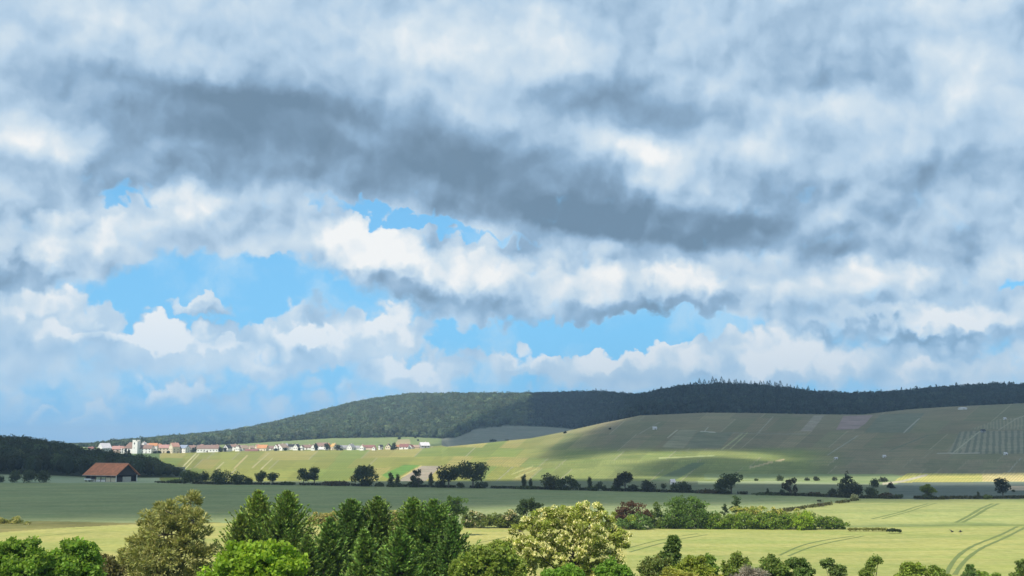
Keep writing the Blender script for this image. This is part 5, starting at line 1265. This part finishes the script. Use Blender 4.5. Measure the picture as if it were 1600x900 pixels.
# ------------------------------------------------------------------ raised hide, crows
def hide():
    x, y, z = hit(1282, 791.5)
    root = tag(empty('raised_hide', (x, y, z), R(15)), 'small grey-green raised hide on legs beside the diagonal track', 'raised hide')
    for sx in (-.6, .6):
        for sy in (-.6, .6): MB().tube([(sx * 1.15, sy * 1.15, -.2), (sx, sy, 1.0)], [.06, .05], 6).build('leg', WOOD, root)
    MB().box(-.75, .75, -.75, .75, 1.0, 1.08).build('floor', WOOD, root)
    GGm = plain('green_boards', (0.12, 0.15, 0.09), .9, .2, 3, stripes=('X', 6, .3))
    MB().box(-.7, .7, -.7, .7, 1.08, 1.55).build('low_wall', GGm, root)
    for sx in (-.66, .66):
        for sy in (-.66, .66): MB().box(sx - .05, sx + .05, sy - .05, sy + .05, 1.55, 2.0).build('corner_post', WOOD, root)
    MB().box(-.6, .6, .62, .68, 1.55, 2.0).build('back_wall', GGm, root)
    MB().add([(-.9, -.95, 2.15), (.9, -.95, 2.15), (.9, .95, 1.98), (-.9, .95, 1.98), (-.9, -.95, 2.22), (.9, -.95, 2.22), (.9, .95, 2.05), (-.9, .95, 2.05)], [(0, 3, 2, 1), (4, 5, 6, 7), (0, 1, 5, 4), (1, 2, 6, 5), (2, 3, 7, 6), (3, 0, 4, 7)]).build('roof', GGm, root)
    for k in range(4): MB().tube([(-.25, -.95 + .06 * k, .2 + .25 * k), (.25, -.95 + .06 * k, .2 + .25 * k)], [.025, .025], 5).build('rung', WOOD, root)
hide()
FEATHER = plain('black_feathers', (0.02, 0.02, 0.024), 0.6, .2, 6)
def crow(px, py, turn, label, flap):
    x, y, z = hit(px, py + 5); z = float(z_at(py, y))
    # body: one lofted skin from beak to tail, wings grow out of it
    v, f = [], []
    prof = [(-.52, .015, .10), (-.34, .03, .07), (-.2, .07, .075), (0, .10, .10), (.16, .09, .09), (.26, .065, .07), (.34, .06, .065), (.40, .035, .035), (.47, .008, .01)]
    N = 10
    for xx, ry, rz in prof:
        for k in range(N):
            a = 2 * math.pi * k / N; v.append((xx, ry * math.cos(a) * (1.6 if xx < -.4 else 1), rz * math.sin(a) * (.35 if xx < -.3 else 1) + (.03 if xx > .2 else 0)))
    for i in range(len(prof) - 1):
        for k in range(N): f.append((i * N + k, i * N + (k + 1) % N, (i + 1) * N + (k + 1) % N, (i + 1) * N + k))
    f.append(tuple(range(N))[::-1]); f.append(tuple((len(prof) - 1) * N + k for k in range(N)))
    for s in (-1, 1):
        b = len(v); sec = [(0.05, .16, -.14, 0), (.26, .2, -.16, flap * .16), (.46, .12, -.2, flap * .22), (.64, -.05, -.24, flap * .26), (.74, -.2, -.26, flap * .27)]
        for yy, lead, trail, zz in sec:
            v += [(lead, s * yy, zz + .045), ((lead + trail) / 2, s * yy, zz + .07), (trail, s * yy, zz + .035), ((lead + trail) / 2, s * yy, zz + .035)]
        for i in range(len(sec) - 1):
            for k in range(4):
                q = [b + i * 4 + k, b + i * 4 + (k + 1) % 4, b + i * 4 + 4 + (k + 1) % 4, b + i * 4 + 4 + k]; f.append(tuple(q if s > 0 else q[::-1]))
        f.append((b, b + 1, b + 2, b + 3)); e = b + (len(sec) - 1) * 4; f.append((e, e + 1, e + 2, e + 3))
    o = mesh_obj('crow', v, f, FEATHER, None, None, True); o.location = (x, y, z); o.rotation_euler = (R(8), R(-6), R(turn))
    tag(o, label, 'bird', 'dark birds low over the crop')
crow(1488, 831, 20, 'left of two dark birds skimming low over the right-hand field', 1.2)
crow(1501, 831, -30, 'right of two dark birds skimming low over the right-hand field', .7)
# ------------------------------------------------------------------ foreground trees
def spruce(pos, h, w, seed, label, base=(0.05, 0.085, 0.026), group=None, zlow=0.0, name='spruce_tree', up=0.55):
    """whorls of branches, each carrying side shoots set like a feather"""
    rng = np.random.default_rng(seed); root = tag(empty(name, pos), label, 'spruce', group)
    cs, ax, Ls, cols = [], [], [], []
    mb = MB().tube([(0, 0, -.6), (0, 0, h * .5), (0, 0, h - .15)], [h * .018, h * .011, .025], 8)
    zc = max(0.5, zlow)
    step = 0.30
    while zc < h - 0.15:
        t = zc / h; Rb = w * 0.078 * (h - zc) ** 0.85 * (0.88 + .24 * rng.random()) + 0.04
        nb = int(8 + 2 * rng.random() + w * .35) if t < .92 else 6
        a0 = rng.random() * 6.28
        for i in range(nb):
            a = a0 + 6.283 * i / nb + rng.normal() * .18
            Lb = Rb * (0.62 + 0.62 * rng.random())
            el = up * (0.35 + 0.9 * t) + rng.normal() * .09
            dirv = np.array([math.cos(a) * math.cos(el), math.sin(a) * math.cos(el), math.sin(el)])
            zb = zc - math.sin(el) * Lb * .35
            pts = []
            n = max(3, int(Lb / .17))
            side = np.cross(dirv, (0, 0, 1)); side /= np.linalg.norm(side)
            bu = 0.78 + 0.5 * rng.random()
            for q in range(n):
                s_ = (q + .5) / n
                if s_ < .22 and Lb > 1.2: continue
                pnt = np.array([0, 0, zb]) + dirv * Lb * s_ + np.array([0, 0, -.16 * Lb * math.sin(s_ * 2.6) + .2 * Lb * s_ ** 3])
                ln = (0.24 + 0.42 * (1 - s_) * min(Lb, 1.6) * .8) * (0.7 + .6 * rng.random())
                for sd in (-1, 1):
                    dd = dirv * .75 + side * sd * .75 + np.array([0, 0, .42 + .22 * rng.normal()]); dd /= np.linalg.norm(dd)
                    m = 2 if ln > .26 else 1
                    for u in range(m):
                        cs.append(pnt + dd * ln * (.5 if m == 1 else (.3 + .5 * u))); ax.append(dd + rng.normal(size=3) * .12); Ls.append(ln * (1.15 if m == 1 else .75)); 
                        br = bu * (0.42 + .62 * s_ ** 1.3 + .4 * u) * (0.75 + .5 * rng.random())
                        cols.append(br)
            tipd = dirv + np.array([0, 0, .35])
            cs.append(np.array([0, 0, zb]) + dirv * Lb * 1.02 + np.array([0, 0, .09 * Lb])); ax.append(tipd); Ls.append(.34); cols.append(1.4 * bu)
            mb.tube([(0, 0, zb), tuple(np.array([0, 0, zb]) + dirv * Lb * .5 + [0, 0, -.14 * Lb]), tuple(np.array([0, 0, zb]) + dirv * Lb * .95 + [0, 0, .05 * Lb])], [.035 + .01 * Lb, .02, .008], 4)
        zc += step * (0.75 + .5 * rng.random()) * (1.0 if t < .8 else .7)
    for u in range(10):                                       # leader
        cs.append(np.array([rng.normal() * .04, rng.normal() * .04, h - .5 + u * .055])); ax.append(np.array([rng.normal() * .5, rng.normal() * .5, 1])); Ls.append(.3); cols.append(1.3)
    cs, ax, Ls, cols = np.array(cs), np.array(ax), np.array(Ls), np.array(cols)
    ax /= np.linalg.norm(ax, axis=1, keepdims=True)
    V_, F_, C_, k0 = [], [], [], 0
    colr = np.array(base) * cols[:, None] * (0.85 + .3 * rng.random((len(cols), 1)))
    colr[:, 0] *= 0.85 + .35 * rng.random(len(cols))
    for rep_ in range(2):                                     # two crossed blades per shoot
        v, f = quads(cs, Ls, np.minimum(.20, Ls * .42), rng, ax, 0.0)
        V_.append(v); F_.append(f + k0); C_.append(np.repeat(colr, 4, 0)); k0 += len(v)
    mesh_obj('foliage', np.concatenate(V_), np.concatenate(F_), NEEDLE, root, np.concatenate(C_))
    mb.build('trunk', BARK, root)
    return root
def front():
    rng = np.random.default_rng(77)
    def top(px, py, D):
        x, z = at_px(px, py, D); g_ = float(ground_z(x, D)); return (float(x), D, g_), float(z) - g_
    for i, (px, py, D, w, lab, bs, up) in enumerate([
        (404, 766, 97, 4.6, 'left of the paired bushy spruces behind the bright maple', (0.075, 0.112, 0.03), .62),
        (449, 766, 95, 4.8, 'right of the paired bushy spruces, darker and fuller', (0.064, 0.104, 0.028), .62),
        (376, 800, 94, 3.2, 'short bushy spruce at the left side of the paired spruces', (0.078, 0.112, 0.032), .6),
        (515, 808, 90, 3.4, 'short spruce in the gap between the two spruce groups', (0.055, 0.095, 0.028), .5),
        (549, 779, 96, 4.8, 'slim pointed spruce at the left of the tall spruce group', (0.052, 0.092, 0.03), .45),
        (590, 775, 97, 4.6, 'sparse-topped spruce in the middle of the tall group, bare stem showing', (0.06, 0.095, 0.03), .5),
        (646, 776, 95, 4.8, 'tall dark spruce just right of the sparse-topped one', (0.058, 0.098, 0.026), .55),
        (678, 779, 94, 5.2, 'broad tall spruce at the right of the spruce group', (0.054, 0.096, 0.028), .55),
        (706, 806, 92, 3.9, 'lower spruce on the right flank of the group, branches sweeping up', (0.048, 0.088, 0.028), .7),
        (570, 828, 86, 3.4, 'low spruce in front of the slim pointed spruce', (0.062, 0.105, 0.03), .55),
        (625, 826, 85, 4.0, 'low spruce in front of the sparse-topped spruce', (0.056, 0.10, 0.028), .55),
        (480, 835, 86, 3.2, 'low spruce right of the bright maple', (0.062, 0.10, 0.03), .55)]):
        pos, h = top(px, py, D)
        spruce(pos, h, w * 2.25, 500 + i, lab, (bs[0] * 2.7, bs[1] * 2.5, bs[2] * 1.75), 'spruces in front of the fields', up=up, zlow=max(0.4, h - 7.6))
    def tree(name, cat, label, lst, D, clump, n, per, leaf, base, seed, **kw):
        if D >= 80 and name in ('shrub', 'sapling', 'young_tree', 'slender_tree') and n < 200:      # loose upright shoots above the crown
            for q in sorted(lst, key=lambda t: t[1])[:4]:
                for _ in range(3):
                    lst = lst + [(q[0] + rng.normal() * q[2] * .7, q[1] - q[2] * (.5 + .6 * rng.random()), 2.4 + rng.random(), 2.0)]
            n = int(n * 1.35)
        cx = float(np.mean([l[0] for l in lst])); x0 = float(at_px(cx, 850, D)[0]); z0 = float(ground_z(x0, D))
        return clump_tree(name, cat, label, (x0, D, z0), px_lobes(lst, D, x0, z0, rng), clump, n, per, leaf, base, seed, **kw)
    tree('pine_tree', 'pine', 'olive-brown bushy pine with a crooked top left of the spruces',
         [(297, 786, 14, 1.1), (272, 803, 24), (245, 812, 24), (306, 812, 20), (222, 830, 20), (262, 835, 32), (300, 842, 26), (215, 856, 24), (250, 872, 34), (295, 876, 30), (322, 862, 15), (200, 880, 20), (330, 838, 7), (196, 856, 9), (240, 905, 36), (300, 910, 34)],
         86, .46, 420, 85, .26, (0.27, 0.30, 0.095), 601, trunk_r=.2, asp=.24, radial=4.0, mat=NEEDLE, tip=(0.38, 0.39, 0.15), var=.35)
    tree('maple_tree', 'tree', 'bright yellow-green round maple in front of the paired spruces',
         [(375, 872, 24), (400, 866, 22), (425, 872, 24), (450, 886, 18), (350, 888, 20), (400, 890, 34), (370, 905, 30), (430, 905, 30), (338, 902, 14), (400, 930, 46)],
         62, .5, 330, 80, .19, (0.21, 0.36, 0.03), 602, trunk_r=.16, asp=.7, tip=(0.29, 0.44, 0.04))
    tree('broadleaf_tree', 'tree', 'light green tree at the lower left corner, its top a rounded tuft',
         [(25, 848, 9), (38, 856, 14), (8, 862, 16), (30, 872, 22), (5, 885, 24), (48, 870, 12), (35, 895, 30), (-20, 880, 30)],
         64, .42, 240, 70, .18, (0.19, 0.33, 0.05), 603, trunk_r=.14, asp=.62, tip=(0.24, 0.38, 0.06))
    tree('broadleaf_tree', 'tree', 'wide light green tree at the lower left with a ragged crest left of the pine',
         [(88, 870, 13), (105, 862, 15), (124, 855, 12), (136, 862, 12), (75, 878, 14), (100, 882, 24), (130, 880, 20), (65, 895, 22), (110, 905, 30), (148, 892, 14), (40, 912, 24)],
         66, .42, 280, 70, .18, (0.18, 0.325, 0.05), 604, trunk_r=.15, asp=.62, tip=(0.22, 0.36, 0.05))
    tree('shrub', 'shrub', 'tawny shrub between the wide light green tree and the pine', [(160, 880, 10), (172, 886, 12), (155, 895, 14), (180, 898, 14)], 74, .4, 80, 60, .2, (0.17, 0.165, 0.065), 605, trunk_r=.06)
    tree('locust_tree', 'tree', 'wide black locust covered in cream blossom, thin dark stems showing',
         [(910, 800, 13), (930, 799, 15), (870, 806, 18), (840, 812, 18), (900, 815, 22), (950, 814, 16), (815, 830, 16), (860, 832, 26), (920, 836, 28), (965, 838, 16), (805, 850, 14), (840, 862, 26), (895, 868, 28), (945, 870, 24), (978, 848, 8), (815, 884, 22), (870, 900, 28), (930, 902, 28), (982, 812, 6)],
         98, .36, 620, 46, .20, (0.33, 0.40, 0.09), 606, trunk_r=.17, asp=.55, blossom=(0.82, 0.80, 0.42), bl_share=.55, var=.35)
    for i, (a, b) in enumerate([(858, 845), (905, 842), (932, 846), (918, 850)]): pass
    tree('shrub', 'shrub', 'green leafy shrub between the spruces and the blossoming locust',
         [(772, 856, 8), (785, 858, 12), (758, 866, 14), (778, 870, 22), (742, 876, 16), (735, 892, 22), (775, 895, 30), (805, 888, 16), (718, 892, 14)],
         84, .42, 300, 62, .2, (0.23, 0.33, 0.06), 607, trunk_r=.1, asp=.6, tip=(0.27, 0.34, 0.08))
    tree('shrub', 'shrub', 'vivid green young shrub below the blossoming locust', [(955, 886, 10), (968, 892, 12), (945, 898, 14), (978, 902, 10)], 70, .34, 90, 56, .17, (0.16, 0.31, 0.045), 608, trunk_r=.06, tip=(0.15, 0.27, 0.03))
    tree('shrub', 'shrub', 'bright green shrub at the bottom edge under the middle of the locust', [(880, 898, 10), (895, 896, 10), (862, 902, 10)], 66, .34, 70, 50, .17, (0.18, 0.34, 0.045), 621, trunk_r=.06)
    tree('slender_tree', 'tree', 'slender upright dark green tree standing in front of the light field',
         [(1052, 848, 6.9, 1.2), (1051, 862, 9.5, 1.1), (1053, 874, 9.5, 1.1), (1046, 878, 6.9)], 96, .29, 114, 44, .165, (0.135, 0.224, 0.056), 609, trunk_r=.08, tip=(0.135, 0.203, 0.048))
    tree('shrub', 'shrub', 'rounded olive-green shrub left of the slender upright tree', [(1012, 887, 8.6), (1024, 881, 8.6), (1034, 889, 10.3), (1018, 901, 15.5), (1040, 901, 12.0)], 90, .32, 149, 46, .165, (0.182, 0.247, 0.068), 610, trunk_r=.08, tip=(0.176, 0.203, 0.066))
    tree('shrub', 'shrub', 'yellow-green shrub with upright shoots right of the slender tree', [(1076, 886, 10.3), (1092, 881, 6.0, 1.6), (1098, 895, 12.0), (1060, 900, 12.0), (1084, 902, 15.5)], 84, .30, 138, 46, .165, (0.305, 0.386, 0.063), 611, trunk_r=.07, tip=(0.230, 0.284, 0.054))
    tree('shrub', 'shrub', 'upright mid green shrub with a pointed tip, right of the yellow-green shrub', [(1111, 879, 5.2, 1.5), (1112, 891, 7.7, 1.2), (1106, 903, 9.5)], 88, .27, 80, 41, .16, (0.195, 0.318, 0.063), 612, trunk_r=.06)
    tree('young_tree', 'tree', 'young green tree with a wedge-shaped top left of the grey bare bush', [(1150, 873, 6.0, 1.2), (1156, 883, 10.3), (1164, 891, 10.3), (1140, 893, 10.3), (1150, 906, 15.5)], 90, .29, 138, 44, .165, (0.208, 0.305, 0.061), 613, trunk_r=.08, tip=(0.176, 0.230, 0.054))
    tree('bare_bush', 'bush', 'grey twiggy bush with hardly any leaves near the bottom edge', [(1168, 895, 10.3), (1184, 899, 11.2), (1175, 909, 13.8), (1150, 909, 10.3)], 80, .36, 103, 48, .24, (0.30, 0.285, 0.25), 614, trunk_r=.07, asp=.12, radial=3.0, mat=NEEDLE)
    tree('shrub', 'shrub', 'dark-topped green shrub right of the grey bare bush', [(1208, 877, 6.0, 1.3), (1200, 887, 7.7), (1216, 891, 10.3), (1195, 899, 10.3), (1212, 906, 13.8)], 88, .29, 126, 43, .165, (0.170, 0.270, 0.063), 615, trunk_r=.08, tip=(0.162, 0.216, 0.054))
    tree('shrub', 'shrub', 'dense deep green shrub with two upright tips left of the two-headed sapling', [(1248, 881, 5.2, 1.3), (1240, 883, 4.3, 1.2), (1250, 895, 11.2), (1235, 903, 10.3), (1262, 899, 7.7), (1250, 907, 13.8)], 88, .29, 126, 43, .165, (0.151, 0.254, 0.068), 616, trunk_r=.08, tip=(0.149, 0.209, 0.060))
    tree('sapling', 'tree', 'forked sapling with pale stems above the bottom edge', [(1294, 883, 5.2, 1.2), (1305, 893, 6.0), (1318, 895, 5.2), (1308, 907, 11.2), (1290, 909, 6.9)], 92, .24, 92, 36, .16, (0.195, 0.281, 0.093), 617, trunk_r=.09, bark=BARK_PALE)
    tree('sapling', 'tree', 'loose sapling leaning right in front of the light field', [(1368, 879, 4.3), (1362, 887, 4.3), (1354, 895, 5.2), (1358, 905, 7.7), (1346, 909, 6.9)], 94, .28, 66, 42, .16, (0.208, 0.294, 0.068), 618, trunk_r=.08, bark=BARK_PALE)
    tree('shrub', 'shrub', 'bright green leafy shrub left of the wheel tracks', [(1415, 889, 5.2), (1428, 889, 7.7), (1420, 901, 11.2), (1438, 901, 8.6), (1408, 909, 8.6)], 92, .27, 103, 41, .165, (0.293, 0.410, 0.075), 619, trunk_r=.07, tip=(0.230, 0.297, 0.060))
    tree('shrub', 'shrub', 'green shrub at the foot of the wheel tracks', [(1462, 895, 6.0, 1.2), (1472, 903, 7.7), (1458, 909, 7.7), (1478, 909, 6.9)], 92, .26, 80, 38, .16, (0.233, 0.351, 0.068), 620, trunk_r=.06, tip=(0.203, 0.270, 0.054))
    tree('shrub', 'shrub', 'slim dark green shrub just right of the wheel tracks', [(1516, 893, 4.3, 1.5), (1512, 904, 7.7), (1522, 909, 6.9)], 92, .24, 64, 36, .16, (0.146, 0.247, 0.075), 622, trunk_r=.06)
    tree('shrub', 'shrub', 'low green shrub second from the right-hand corner', [(1532, 903, 6.0), (1542, 907, 6.9), (1560, 910, 6.0)], 92, .24, 64, 36, .16, (0.244, 0.362, 0.075), 623, trunk_r=.06)
    tree('shrub', 'shrub', 'dark shrub cut by the right edge at the lower corner', [(1600, 885, 5.2, 1.2), (1598, 901, 7.7), (1608, 897, 12.0), (1590, 907, 7.7)], 90, .27, 92, 40, .165, (0.159, 0.235, 0.068), 624, trunk_r=.07, tip=(0.176, 0.257, 0.048))
    tree('shrub', 'shrub', 'low yellowish shrub on the bottom edge below the slender tree', [(1050, 902, 12.0), (1075, 906, 10.3), (1120, 910, 10.3)], 72, .27, 114, 40, .18, (0.365, 0.386, 0.084), 625, trunk_r=.05)
front()
print('meshes', len(bpy.data.meshes), 'faces', sum(len(m.polygons) for m in bpy.data.meshes))
